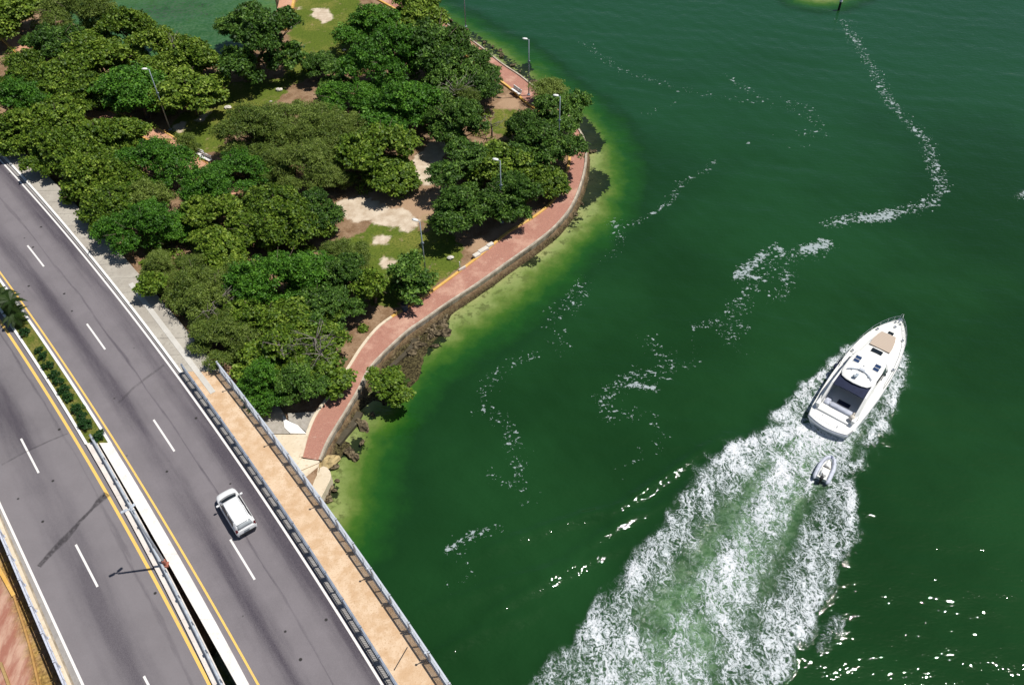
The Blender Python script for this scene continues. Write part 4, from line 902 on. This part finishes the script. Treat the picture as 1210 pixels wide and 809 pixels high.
# ------------------------------------------------------------------ median shrubs and palms
hm = []
for v in range(2):
    cm, C = crown_mesh('foliage', L_hedge, .48, .62, 26, 46, .12, .6, .17, .9, 600+v, 0, .5); hm.append(cm)
stem = MB().tube([(0, 0, -.05), (0, 0, .5)], .05, 6).mesh('stem', M_bark)
for i, (px, py, s_, lab) in enumerate([(28.5, 391, 1.0, 'lone dark shrub in the median just below the palms'), (44.5, 412, .8, 'first shrub of the short median row below the lone shrub'), (49, 419, .9, 'second shrub of the short median row'), (55.7, 430, 1.0, 'darkest shrub ending the short median row'),
        (63, 441, .9, 'top shrub of the long median hedge'), (68, 449, 1.0, 'second shrub of the long median hedge'), (74, 458, 1.0, 'third shrub of the long median hedge'), (80, 467, 1.1, 'bottom shrub of the long median hedge'),
        (90, 482, 1.05, 'top shrub of the last dark median hedge'), (95, 491, 1.05, 'middle shrub of the last dark median hedge'), (101, 500, 1.15, 'bottom shrub of the last dark median hedge'), (116, 514, 1.15, 'light green shrub at the end of the median by the pipe rail')]):
    c_ = U(px, py, RZ+.5); r_ = empty('clipped_shrub', (c_[0], c_[1], RZ+.1), i*1.3, lab, 'shrub', 'clipped shrubs in the median', s_*.92); part('foliage', hm[i % 2], r_); part('stem', stem, r_)
def frond_mesh(L, seed):
    rs = np.random.RandomState(seed); m = MB(); n = 12; pts = [Vector((L*t*(1-.12*t), 0, L*(.42*t-.85*t*t))) for t in [i/n for i in range(n+1)]]
    m.tube(pts, .025, 4, .008)
    for i in range(1, n+1):
        for sd_ in (-1, 1):
            for k in range(2):
                p = pts[i-1].lerp(pts[i], k/2); l = L*.30*math.sin(math.pi*min(.97, .12+i/n*.85)); d = Vector((.55, sd_*1., -.35+rs.uniform(-.1, .1))).normalized(); q = Vector((.045, 0, 0))
                m.add([p-q, p+q, p+d*l+q*.2, p+d*l*.95-q*.2], [(0, 1, 2, 3)])
    return m.mesh('frond', L_palm)
fr = [frond_mesh(1.5, i) for i in range(3)]
for px, py, hh, lab in [(2, 348, 1.9, 'palm at the left edge of the photo in the planted median'), (13, 357, 2.0, 'palm with fronds reaching over the right median kerb'), (17, 372, 1.2, 'lower palm just above the lone median shrub')]:
    c_ = U(px, py, RZ+hh); r_ = empty('palm_tree', (c_[0], c_[1], RZ+.1), 0, lab, 'palm', 'palms in the median'); t = MB(); t.tube([(0, 0, -.1), (.03, 0, hh*.6), (0, 0, hh)], .11, 8, .07); t.build('trunk', M_bark, r_, True)
    for k in range(13):
        f = part('frond', fr[k % 3], r_, (0, 0, hh), k*2*math.pi/13+random.uniform(-.15, .15)); f.rotation_euler[1] = random.uniform(-.55, .35)

# ------------------------------------------------------------------ street furniture
def lamp(px, py, zg, h, lab, grp='tall park lamp posts', both=False, ang=math.pi, top=True):
    c_ = U(px, py, zg+h) if top else U(px, py, zg)
    r_ = empty('lamp_post', (c_[0], c_[1], zg), 0, lab, 'lamp post', grp)
    m = MB(); m.tube([(0, 0, 0), (0, 0, h*.5), (0, 0, h)], .085, 8, .05); m.build('pole', M_pole, r_, True)
    m = MB(); m.box((0, 0, .06), (.36, .36, .12), bev=.02); m.build('base_plate', M_pole, r_)
    m = MB(); m.tube([(0, 0, h-.05), (math.cos(ang)*.3, math.sin(ang)*.3, h+.03)], .035, 6); m.box((0, 0, h*.62), (.34, .12, .2), bev=.03); m.build('arm', M_pole, r_)
    hd = MB(); hd.loft([[(x+math.cos(t)*0, y_*math.cos(t), z_+.09*math.sin(t)) for t in [k*math.pi/4 for k in range(8)]] for x, y_, z_ in [(0, .06, 0), (.1, .17, .02), (.4, .2, .03), (.62, .12, .01)]]); o = hd.build('lamp_head', M_white, r_, True); o.location = (math.cos(ang)*.18, math.sin(ang)*.18, h+.05); o.rotation_euler = (0, 0, ang)
    return r_
lamp(176, 82, 1.15, 8.2, 'tall park lamp post standing beside the rocky patch of the small clearing')
lamp(591, 190, 1.15, 8.0, 'tall park lamp post in front of the dark trees on the point, above the walkway', ang=2.8)
lamp(496, 262, 1.15, 7.0, 'tall lamp post on the lower lawn behind the lone small tree', ang=2.7)
lamp(662, 114, 1.15, 8.0, 'lamp post at the outer bend among trees with head over the water', ang=2.9)
lamp(625, 47, 1.15, 7.6, 'lamp post by the lone walkway bench standing out against the water', ang=2.9)
lamp(547, -30, 1.15, 7.6, 'lamp post at the top of the walkway whose head is out of frame', ang=2.9)
# median street light with two heads
bp = U(196, 667, RZ+.3); hL = 7.6
r_ = empty('street_light', (bp[0], bp[1], RZ+.2), 0, 'steel street light with twin heads rising from the narrow median parapet', 'street light')
m = MB(); m.tube([(0, 0, 0), (0, 0, hL)], .10, 10, .075); m.build('pole', M_rail, r_, True)
m = MB(); m.box((0, 0, .12), (.42, .42, .24), bev=.03); m.box((0, 0, .5), (.26, .26, .6), bev=.03); m.build('base', simple('red_primer', (.35, .12, .08), .7), r_)
m = MB(); m.tube([(-.4, .05, hL+.02), (0, 0, hL), (.25, 0, hL)], .045, 8); m.build('arm', M_rail, r_)
for x, y_, a_ in ((-1.0, .33, .9), (-1.5, -.1, 3.7)):
    m = MB(); m.tube([(0, 0, 0), (.12, 0, 0)], .04, 6); m.box((.32, 0, .02), (.42, .22, .12), bev=.04); o = m.build('lamp_head', M_rail, r_); o.location = (-.2, .05, hL+.02); o.rotation_euler = (0, 0, a_)
# benches
def bench(px, py, ang, lab, grp=None):
    c_ = U(px, py, 1.6); r_ = empty('park_bench', (c_[0], c_[1], 1.2), ang, lab, 'bench', grp)
    m = MB(); m.box((0, 0, .42), (1.7, .5, .1), bev=.02); m.build('seat', M_kerbw, r_)
    m = MB(); m.box((0, .24, .72), (1.7, .1, .38), bev=.02); m.build('backrest', M_kerbw, r_)
    for x in (-.6, .6): m = MB(); m.box((x, 0, .18), (.16, .42, .38)); m.build('leg', M_abut, r_)
for px, py, lab in ((234, 181, 'left one of the two white benches at the orange path spur'), (243, 187, 'right one of the two white benches at the orange path spur')): bench(px, py, -.6, lab, 'twin white benches')
bench(610, 108, -.95, 'lone pale bench at the inner edge of the far walkway')
# bins
def bin_(px, py, z, mat, lab, s_=1):
    c_ = U(px, py, z+.5); r_ = empty('litter_bin', (c_[0], c_[1], z), 0, lab, 'litter bin', None, s_)
    m = MB(); n = 14; m.loft([[(rr*math.cos(2*math.pi*k/n), rr*math.sin(2*math.pi*k/n), zz) for k in range(n)] for rr, zz in ((.26, 0), (.30, .1), (.33, .85), (.34, .88))]); autosmooth(m.build('drum', mat, r_))
    m = MB(); m.loft([[(rr*math.cos(2*math.pi*k/n), rr*math.sin(2*math.pi*k/n), zz) for k in range(n)] for rr, zz in ((.36, .88), (.36, .93), (.2, 1.04), (.05, 1.06))]); autosmooth(m.build('lid', M_black, r_))
bin_(478, 362, 1.15, simple('blue_bin', (.02, .06, .10), .5), 'dark blue litter bin under the lone lawn tree at the walkway')
bin_(340.5, 28, 1.25, M_black, 'black litter bin at the lower end of the straight lagoon path', 1.3)
# pale slabs and post by the walkway
for i, (px, py, sx, sy, lab) in enumerate([(579, 289, .8, .42, 'topmost of the three white stone blocks beside the yellow kerb'), (571, 295, 1.2, .5, 'longest, middle one of the three white stone blocks beside the yellow kerb'), (563, 301, .8, .5, 'lowest of the three white stone blocks beside the yellow kerb'), (546, 317, .9, .16, 'thin pale stone lying at the foot of the small white post')]):
    c_ = U(px, py, 1.35); m = MB(); m.box((0, 0, 0), (sx, sy, .35), bev=.04); o = m.build('stone_block', M_block); o.location = (c_[0], c_[1], 1.3); o.rotation_euler = (0, 0, .72); tag(o, lab, 'stone block')
c_ = U(543.5, 317, 1.1); m = MB(); m.tube([(0, 0, 0), (0, 0, 1.0)], .05, 8, .045); o = m.build('post', M_white); o.location = (c_[0], c_[1], 1.0); tag(o, 'small white post at the yellow kerb left of the stone blocks', 'post')
# pale leaning trunk piece near the upper lawn
c_ = U(423, 55, 1.1); r_ = empty('tree_stump', (c_[0], c_[1], 1.0), 0, 'pale forked tree stump in the shade at the right edge of the upper lawn', 'tree stump'); m = MB(); m.tube([(0, 0, 0), (-.1, 0, .9), (-.35, 0, 2.1)], .2, 8, .12); m.tube([(0, 0, .5), (.2, 0, 1.2), (.3, 0, 1.9)], .13, 8, .1); m.build('trunk', M_deadwood, r_, True)
# light coloured stones on the lawns
for i, (px, py, s_, lab) in enumerate([(269, 127, .6, 'pale rock at the lower right of the small clearing'), (344, 33, .35, 'small white stone beside the black litter bin'), (407, 59, .4, 'small white stone at the lower end of the upper lawn'), (320, 120, .3, 'small white stone on the grass between the feathery trees'), (330, 106, .6, 'flat grey stone on the grass under the small dark trees'), (532, 304, .45, 'white stone on the lower lawn near the small post')]):
    rsx = np.random.RandomState(i); c_ = U(px, py, 1.2); m = MB(); m.ell((0, 0, 0), (s_*.8, s_*.55, s_*.35), 9, 6, .18, rsx); o = m.build('lawn_stone', M_block); o.location = (c_[0], c_[1], 1.2); tag(o, lab, 'stone')
# shore rocks
rs = np.random.RandomState(11); RK = []
for k in range(4):
    m = MB(); m.ell((0, 0, 0), (.5, .38, .28), 9, 6, .22, rs); RK.append(m.mesh('shore_rock', M_rock))
def along(px, n, sp_, s0, s1, where):
    P = spl([U(x, y, .3) for x, y in px], 6)
    for i in range(n):
        p = P[rs.randint(len(P))]+rs.normal(size=2)*sp_; s_ = rs.uniform(s0, s1)
        o = bpy.data.objects.new('shore_rock', RK[rs.randint(4)]); link(o); o.location = (p[0], p[1], rs.uniform(.02, .25)); o.rotation_euler = (rs.uniform(-.3, .3), rs.uniform(-.3, .3), rs.uniform(0, 6.28)); o.scale = (s_, s_*rs.uniform(.6, 1), s_)
        tag(o, 'brown rock '+where, 'rock', 'shore rocks '+where)
along([(392, 548), (402, 532), (414, 512), (428, 492)], 15, .7, .5, 1.3, 'below the seawall near the concrete ramp')
along([(470, 420), (490, 408), (510, 392), (528, 375)], 22, .6, .5, 1.3, 'below the seawall right of the bushy waterside tree')
along([(388, 585), (392, 568)], 5, .3, .5, 1.1, 'at the foot of the rounded ramp wall')
along([(612, 306), (640, 286), (664, 264), (684, 240), (696, 205), (698, 178)], 24, .3, .3, .8, 'under the outer bend of the seawall')
along([(512, 12), (560, 44), (600, 72), (645, 110)], 24, .5, .3, 1.0, 'off the far upper walkway')
for px, py, s_, lab in [(388.5, 545, 2.2, 'largest yellowish boulder beside the end of the red walkway'), (385, 541.5, 1.3, 'smaller pale boulder touching the end of the red walkway')]:
    c_ = U(px, py, .6); o = bpy.data.objects.new('shore_rock', RK[0].copy()); o.data.materials[0] = simple('tan_boulder', (.42, .32, .16), .9, .2, var=.2, bump=.4); link(o); o.location = (c_[0], c_[1], .45); o.rotation_euler = (.1, .2, .9); o.scale = (s_, s_*.6, s_*.8); tag(o, lab, 'rock')
# channel marker at the top
c_ = U(991, 12, 0); r_ = empty('channel_marker', (c_[0], c_[1], 0), 0, 'dark channel marker post with a white top at the upper edge of the water', 'channel marker')
m = MB(); m.tube([(0, 0, -3), (0, 0, 1.3)], .2, 10, .17); m.build('post', M_black, r_); m = MB(); m.tube([(0, 0, 1.3), (0, 0, 1.75)], .24, 10, .2); m.build('cap', M_white, r_)

# ------------------------------------------------------------------ white car
CL = 4.35
def car():
    f_ = U(268.3, 574.7, RZ+.5); ang = R(126)
    cc = (np.array([-22.62, 36.98])+np.array([-20.48, 33.83]))/2
    r_ = empty('car', (cc[0], cc[1], RZ+.01), ang, 'white compact car driving away from the camera on the right carriageway', 'car')
    # x forward
    st = [(-2.16, .70, .62, .80, .42), (-2.12, .79, .60, .92, .33), (-1.95, .84, .58, .98, .24), (-1.3, .865, .56, .97, .2), (0, .87, .55, .95, .18), (.9, .87, .55, .94, .18), (1.3, .86, .56, .93, .2), (1.75, .82, .56, .86, .22), (2.0, .74, .56, .78, .26), (2.13, .60, .55, .68, .32), (2.18, .42, .52, .60, .38)]
    rings = []
    for x, w_, zm, zt, zb in st:
        xo = 0
        rings.append([(x, -w_*.55, zt+.035), (x, 0, zt+.05), (x, w_*.55, zt+.035), (x, w_*.86, zt), (x, w_*.97, zt-.10), (x, w_, zm), (x, w_*.98, zb+.12), (x, w_*.9, zb), (x, 0, zb-.02), (x, -w_*.9, zb), (x, -w_*.98, zb+.12), (x, -w_, zm), (x, -w_*.97, zt-.10), (x, -w_*.86, zt)])
    m = MB(); m.loft(rings); b = m.build('body', M_carw, r_); autosmooth(b, 50)
    def gh(name, mat, S, zoff=0):
        m = MB(); m.loft([[(x, -w_, z0), (x, -w_*.985, z0+.02), (x, -wt, z1-.03), (x, -wt*.93, z1), (x, 0, z1+.03), (x, wt*.93, z1), (x, wt, z1-.03), (x, w_*.985, z0+.02), (x, w_, z0)] for x, w_, wt, z0, z1 in S]); return autosmooth(m.build(name, mat, r_), 50)
    gh('cabin', M_carw, [(-2.08, .70, .66, .90, 1.02), (-1.90, .76, .63, .90, 1.34), (-1.70, .775, .615, .92, 1.47), (-.6, .79, .62, .93, 1.52), (.35, .79, .60, .93, 1.49), (.62, .78, .58, .93, 1.40), (1.32, .75, .69, .91, .965)])
    def quad(name, mat, pts, t=.012, par=r_):
        m = MB(); v = [Vector(p) for p in pts]; nn = (v[1]-v[0]).cross(v[2]-v[0]).normalized()*t; m.add([*(p-nn for p in v), *(p+nn for p in v)], [(3, 2, 1, 0), (4, 5, 6, 7), (0, 1, 5, 4), (1, 2, 6, 5), (2, 3, 7, 6), (3, 0, 4, 7)]); return m.build(name, mat, par)
    m = MB(); rows = []
    for x, z, hw, arc in ((.66, 1.425, .545, .0), (.98, 1.225, .60, .05), (1.28, 1.02, .655, .09)):
        rows.append([(x+arc*(1-(t/1)**2), t*hw, z+.02*(1-t*t)) for t in (-1, -.7, -.35, 0, .35, .7, 1)])
    m.loft(rows, cap=False, closed=False); o = m.build('windscreen', M_glass, r_, True); sm = o.modifiers.new('s', 'SOLIDIFY'); sm.thickness = .02; sm.offset = 1
    m = MB(); m.loft([[(x, t*hw, z+.02*(1-t*t)) for t in (-1, -.5, 0, .5, 1)] for x, z, hw in ((-1.80, 1.455, .50), (-1.98, 1.22, .58), (-2.06, 1.10, .60))], cap=False, closed=False); o = m.build('rear_window', M_glass2, r_, True); sm = o.modifiers.new('s', 'SOLIDIFY'); sm.thickness = .03; sm.offset = 0
    quad('spoiler', M_carw, [(-1.62, -.56, 1.515), (-1.62, .56, 1.515), (-1.88, .53, 1.475), (-1.88, -.53, 1.475)], .02)
    for s_ in (-1, 1):
        for x0, x1, xt0, xt1 in ((-.45, .98, -.42, .55), (-1.45, -.52, -1.38, -.50)):
            quad('side_window', M_glass, [(x0, s_*.79, 1.0), (x1, s_*.775, 1.0), (xt1, s_*.635, 1.40), (xt0, s_*.645, 1.42)], .01)
        o = MB(); o.box((.92, s_*.97, 1.02), (.16, .22, .15), bev=.04); o.box((.92, s_*.86, .99), (.06, .14, .05)); o.build('wing_mirror', M_carw, r_)
        quad('tail_lamp', M_red, [(-2.10, s_*.60, .86), (-2.09, s_*.80, .86), (-1.98, s_*.80, 1.12), (-2.02, s_*.64, 1.12)], .03)
        quad('headlight', M_glass2, [(2.06, s_*.42, .66), (1.92, s_*.72, .70), (1.72, s_*.76, .80), (1.98, s_*.50, .77)], .015)
        quad('side_trim', M_black, [(-1.2, s_*.872, .42), (1.2, s_*.872, .42), (1.2, s_*.872, .50), (-1.2, s_*.872, .50)], .01)
        m = MB(); m.tube([(-1.5, s_*.56, 1.55), (-1.2, s_*.575, 1.57), (.2, s_*.57, 1.555), (.45, s_*.55, 1.51)], .018, 6); m.build('roof_rail', M_white, r_)
        for x in (-1.35, 1.38):
            w_ = MB(); w_.tube([(x, s_*.70, .32), (x, s_*.885, .32)], .32, 20); wh = w_.build('wheel', M_rubber, r_); m = MB(); m.tube([(x, s_*.87, .32), (x, s_*.892, .32)], .2, 16); m.build('rim', M_chrome, wh)
    m = MB(); m.box((-2.17, 0, .48), (.08, 1.35, .18), bev=.03); m.build('rear_bumper_trim', M_black, r_)
    m = MB(); m.box((-2.19, 0, .80), (.03, .42, .14)); m.build('number_plate', M_glass2, r_)
    m = MB(); m.box((2.18, 0, .42), (.04, .8, .14), bev=.01); m.build('grille', M_black, r_)
    m = MB(); m.tube([(1.33, -.4, 1.0), (1.18, 0, 1.10)], .012, 4); m.tube([(1.35, .1, 1.0), (1.2, .5, 1.09)], .012, 4); m.build('wipers', M_black, r_)
car()

# ------------------------------------------------------------------ motor yacht
def yacht():
    r_ = empty('motor_yacht', (27.19, 44.40, 0), R(49.75), 'white motor yacht under way with a navy cockpit awning and tan bow cushion', 'motor yacht')
    D = [(0, 1.80, 1.05), (1.0, 1.98, 1.12), (3, 2.12, 1.25), (5, 2.2, 1.4), (7, 2.2, 1.55), (9, 2.1, 1.72), (10.5, 1.92, 1.85), (11.8, 1.63, 1.95), (12.8, 1.26, 2.03), (13.6, .86, 2.1), (14.15, .5, 2.14), (14.5, .16, 2.16)]
    rings = []
    for x, w_, z in D:
        k = min(1, w_/2.0); xb = x-.0
        rake = max(0, (x-9))*.06
        rings.append([(x, w_, z), (x, w_*1.02, z-.14), (x-rake*.5, w_*.97, z*.55), (x-rake, w_*.90, .25), (x-rake*1.4, w_*.72, -.25), (x-rake*1.6, 0, -.7), (x-rake*1.4, -w_*.72, -.25), (x-rake, -w_*.90, .25), (x-rake*.5, -w_*.97, z*.55), (x, -w_*1.02, z-.14), (x, -w_, z)])
    m = MB(); m.loft(rings); autosmooth(m.build('hull', M_gel, r_), 45)
    # crowned deck
    m = MB(); m.loft([[(x, w_*t, z+.015+.12*(1-t*t)) for t in (-1, -.75, -.4, 0, .4, .75, 1)] for x, w_, z in D if x >= 5] , cap=False, closed=False); autosmooth(m.build('foredeck', M_gel2, r_), 30)
    # toe rail, rubbing strake
    for s_ in (-1, 1): 
        m = MB(); m.tube([(x, s_*w_, z+.03) for x, w_, z in D], .045, 6); m.build('toe_rail', M_gel, r_, True)
        m = MB(); m.tube([(x, s_*w_*1.025, z-.2) for x, w_, z in D], .03, 6); m.build('rubbing_strake', M_chrome, r_, True)
        m = MB(); m.strip([(x, s_*(1.46 if x < 4 else 1.5)) for x in (1.7, 3, 4.5, 6, 7.9)], [(x, s_*(1.80 if x < 4 else 1.82)) for x in (1.7, 3, 4.5, 6, 7.9)], .9, 1.78); m.build('coaming', M_gel, r_)
        m = MB(); m.loft([[(x, s_*a, 1.75), (x, s_*b, 1.75), (x, s_*(b-.14), zt), (x, s_*a, zt)] for x, a, b, zt in ((.9, 1.46, 1.8, 1.3), (1.8, 1.44, 1.76, 2.1), (2.9, 1.42, 1.72, 2.9), (3.6, 1.40, 1.68, 3.05), (5, 1.4, 1.66, 3.1))]); m.build('side_arch', M_gel, r_)
        m = MB(); m.strip([(x, s_*1.50) for x in (4.6, 6, 7.2)], [(x, s_*1.56) for x in (4.6, 6, 7.2)], 1.75, 2.6); m.build('side_window', M_glass, r_)
    # swim platform
    arc = [(-.05-.42*(1-(t/1.82)**2), t) for t in np.linspace(-1.82, 1.82, 15)]
    m = MB(); m.prism([(1.0, 1.9), *[(x, y_) for x, y_ in arc[::-1]], (1.0, -1.9)], .62, 1.02); autosmooth(m.build('swim_platform', M_gel, r_), 40)
    m = MB(); m.tube([(x-.03, y_, .86) for x, y_ in arc], .05, 6); m.build('platform_fender', M_grey, r_, True)
    for x, y_ in ((.55, .85), (.15, -.7), (.85, .1)): m = MB(); m.box((x, y_, 1.06), (.22, .08, .07), bev=.02); m.build('cleat', M_chrome, r_)
    m = MB(); m.box((1.25, 0, 1.12), (.9, 3.4, .3), bev=.06); autosmooth(m.build('stern_sunpad', M_gel, r_), 50)
    # cockpit
    m = MB(); m.box((3.0, 0, .98), (2.9, 3.0, .06)); m.build('cockpit_floor', M_bluegrey, r_)
    m = MB(); m.box((1.92, -.25, 1.25), (.55, 2.2, .5), bev=.1); m.box((2.15, 1.15, 1.2), (.9, .5, .4), bev=.08); autosmooth(m.build('cockpit_sofa', M_bluegrey, r_), 50)
    m = MB(); m.box((2.62, -.1, 1.35), (.5, 1.1, .05), bev=.02); m.tube([(2.62, -.1, 1), (2.62, -.1, 1.35)], .06, 8); m.build('cockpit_table', M_navy, r_)
    # cabin + hardtop
    m = MB(); m.loft([[(x, w_, 1.5), (x, w_*.98, z-.12), (x, w_*.86, z), (x, 0, z+.05), (x, -w_*.86, z), (x, -w_*.98, z-.12), (x, -w_, 1.5)] for x, w_, z in ((7.2, 1.62, 2.62), (8.2, 1.50, 2.3), (8.8, 1.42, 2.22), (10.6, 1.18, 2.22), (11.9, .9, 2.17), (12.7, .55, 2.10))]); autosmooth(m.build('coachroof', M_gel, r_), 45)
    roof = [(7.75, -1.05), (7.95, -.6), (8.05, 0), (7.95, .6), (7.75, 1.05), (7.3, 1.42), (6.2, 1.50), (4.9, 1.50), (4.3, 1.42), (3.85, 1.15), (3.65, .7), (3.56, 0), (3.65, -.7), (3.85, -1.15), (4.3, -1.42), (4.9, -1.50), (6.2, -1.50), (7.3, -1.42)]
    m = MB(); sc2 = lambda k, z: [(5.8+(x-5.8)*k, y_*k, z+.10*(1-(y_/1.5)**2)*(k)) for x, y_ in roof]; m.loft([sc2(.98, 3.02), sc2(1.0, 3.08), sc2(1.0, 3.14), sc2(.96, 3.20), sc2(.55, 3.24)]); autosmooth(m.build('hardtop', M_gel, r_), 50)
    # windscreen band around the front
    m = MB(); ws = [(6.6, 1.66), (7.3, 1.60), (7.95, 1.28), (8.35, .7), (8.48, 0), (8.35, -.7), (7.95, -1.28), (7.3, -1.60), (6.6, -1.66)]
    m.loft([[(x+.35, y_*1.03, 2.2) for x, y_ in ws], [(x-.25, y_*.93, 3.02) for x, y_ in ws]], cap=False, closed=False); o = m.build('windscreen', NT('tinted_screen', .08, .5).col((.06, .10, .09)).m, r_, True); sm = o.modifiers.new('s', 'SOLIDIFY'); sm.thickness = .03
    m = MB(); m.tube([(x+.36, y_*1.035, 2.26) for x, y_ in ws], .035, 6); m.build('windscreen_frame', M_chrome, r_, True)
    for s_, x in ((1, 6.4), (-1, 6.45)):
        fr_ = MB(); fr_.box((x, s_*.88, 3.235), (1.0, .58, .05), bev=.015); o = fr_.build('roof_hatch', M_gel2, r_)
        for dx in (-.23, .23): g = MB(); g.box((x+dx, s_*.88, 3.262), (.40, .5, .02)); g.build('pane', NT('blue_glass', .1, .5).col((.025, .05, .12)).m, o)
    m = MB(); P = [(5.25-.55*abs(t)**1.8/1., t*1.12, 3.33) for t in np.linspace(-1, 1, 13)]; m.loft([[(x-.05, y_, z), (x+.07, y_, z), (x+.05, y_, z+.07), (x-.03, y_, z+.07)] for x, y_, z in P]); m.box((5.28, 0, 3.4), (.3, .5, .12), bev=.04); m.box((4.98, .75, 3.38), (.2, .12, .12)); m.box((4.98, -.75, 3.38), (.2, .12, .12)); m.build('aerial_arch', M_rail, r_)
    m = MB(); m.tube([(4.25, .1, 3.2), (4.25, .1, 3.5)], .09, 10); m.box((4.25, .1, 3.55), (.5, .24, .1), bev=.04); m.ell((4.1, .22, 3.48), (.17, .17, .14), 10, 6); m.build('radar', M_pole, r_)
    m = MB(); m.tube([(5.9, .1, 3.24), (5.9, .1, 3.36)], .06, 8); m.build('horn', M_chrome, r_)
    m = MB(); m.loft([[(x, -w_, z-.08), (x, -w_*.6, z+.03), (x, 0, z+.06), (x, w_*.6, z+.03), (x, w_, z-.08), (x, 0, z-.02)] for x, w_, z in ((2.85, 1.46, 2.80), (3.2, 1.46, 2.9), (3.7, 1.47, 3.02), (4.7, 1.46, 3.05))]); autosmooth(m.build('awning', M_navy, r_), 50)
    # foredeck
    pz = lambda x, y_: 2.30-(x-10)*.018-.05*(y_*y_)
    pad = [(9.82, -.92), (9.82, .98), (10.6, 1.0), (11.4, .9), (12.0, .74), (12.08, -.58), (11.4, -.78), (10.6, -.90)]
    m = MB(); m.prism(pad, 2.2, 2.36); autosmooth(m.build('sunpad', M_pad, r_), 20)
    m = MB(); m.box((9.35, .05, 2.30), (.5, 1.0, .06), bev=.015); m.build('large_hatch', M_glass, r_)
    m = MB(); m.box((12.45, 0, 2.19), (.36, .5, .06), bev=.015); m.build('small_hatch', M_glass, r_)
    for s_ in (-1, 1):
        for x, w_ in ((12.3, 1.20), (8.6, 1.92)): m = MB(); m.tube([(x, s_*w_, 2.06 if x > 10 else 1.78), (x, s_*w_, 2.2 if x > 10 else 1.9)], .12, 10); m.build('vent', M_chrome, r_)
        pts = [(x, s_*max(.04, w_*1.0-.04), z+.62) for x, w_, z in D if x > 6.5]; pts = [(6.2, s_*2.1, 1.52)]+pts+[(14.85, s_*.05, 2.85)]
        m = MB(); m.tube(pts, .022, 6); m.tube([(x, y_, z-.3) for x, y_, z in pts[5:]], .014, 5)
        for x, w_, z in D:
            if x > 8: m.tube([(x, s_*(w_-.05), z), (x, s_*max(.03, w_-.04), z+.62)], .016, 5)
        m.build('bow_rail', M_chrome, r_)
    m = MB(); m.tube([(14.0, 0, 2.3), (14.95, 0, 2.15)], .07, 8); m.box((14.75, 0, 2.12), (.3, .5, .12), bev=.04); m.box((14.0, .22, 2.3), (.24, .16, .16), bev=.04); m.box((14.0, -.22, 2.3), (.24, .16, .16), bev=.04); m.build('anchor', M_chrome, r_)
    m = MB(); m.tube([(13.4, 0, 2.15), (13.4, 0, 2.34)], .12, 10); m.build('windlass', M_chrome, r_)
    m = MB(); m.ell((6.5, 2.35, 1.15), (.42, .2, .24), 12, 8); m.ell((7.2, 2.3, 1.2), (.3, .16, .2), 12, 8); m.build('side_fender', M_navy, r_, True)
    m = MB(); m.ell((1.35, -1.35, 1.65), (.26, .26, .26), 12, 8); m.ell((1.72, -1.38, 1.7), (.2, .2, .22), 12, 8); m.build('ball_fender', simple('cream_fender', (.6, .55, .48), .5), r_, True)
yacht()

# ------------------------------------------------------------------ inflatable dinghy in tow
def dinghy():
    c_ = (np.array([26.96, 41.52])+np.array([25.02, 38.83]))/2; r_ = empty('inflatable_dinghy', (c_[0], c_[1], .1), R(56), 'pale grey inflatable dinghy with a black outboard towed behind the yacht', 'dinghy', None, .83)
    P = [(-1.7, .62), (-1.4, .66), (-.6, .68), (.3, .66), (.9, .55), (1.35, .36), (1.6, .14)]
    for s_ in (-1, 1):
        m = MB(); m.tube([(x, s_*y_, .38+max(0, x-.3)*.12) for x, y_ in P], [.08, .21, .22, .22, .21, .2, .17], 12); m.build('tube', M_grey, r_, True)
        m = MB(); m.tube([(x, s_*(y_-.13), .40+max(0, x-.3)*.12+.13) for x, y_ in P[1:6]], .02, 5); m.build('grab_line', M_black, r_)
    m = MB(); m.box((1.6, 0, .52), (.3, .42, .26), bev=.08); autosmooth(m.build('bow_step', simple('dark_blue', (.08, .1, .2), .5), r_), 60)
    m = MB(); m.prism([(-1.35, -.48), (-1.35, .48), (.4, .48), (1.0, .35), (1.4, .1), (1.4, -.1), (1.0, -.35), (.4, -.48)], .12, .3); m.build('floor', M_gel2, r_)
    m = MB(); m.box((-.55, 0, .48), (.8, .62, .4), bev=.07); autosmooth(m.build('seat', M_gel, r_), 50)
    m = MB(); m.box((.55, 0, .45), (.55, .5, .3), bev=.1); m.box((.95, 0, .4), (.4, .4, .2), bev=.08); autosmooth(m.build('console', M_gel, r_), 50)
    m = MB(); m.box((.1, 0, .55), (.1, .75, .06)); m.build('thwart', M_black, r_)
    m = MB(); m.box((-1.4, 0, .4), (.08, 1.0, .4)); m.build('transom', M_gel2, r_)
    m = MB(); m.box((-1.58, 0, .78), (.48, .34, .34), bev=.09); m.box((-1.62, 0, .35), (.22, .16, .7), bev=.04); m.box((-1.68, 0, .02), (.4, .14, .12), bev=.04); m.tube([(-1.35, 0, .8), (-.98, .12, .84)], .035, 6); autosmooth(m.build('outboard', M_black, r_), 50)
dinghy()
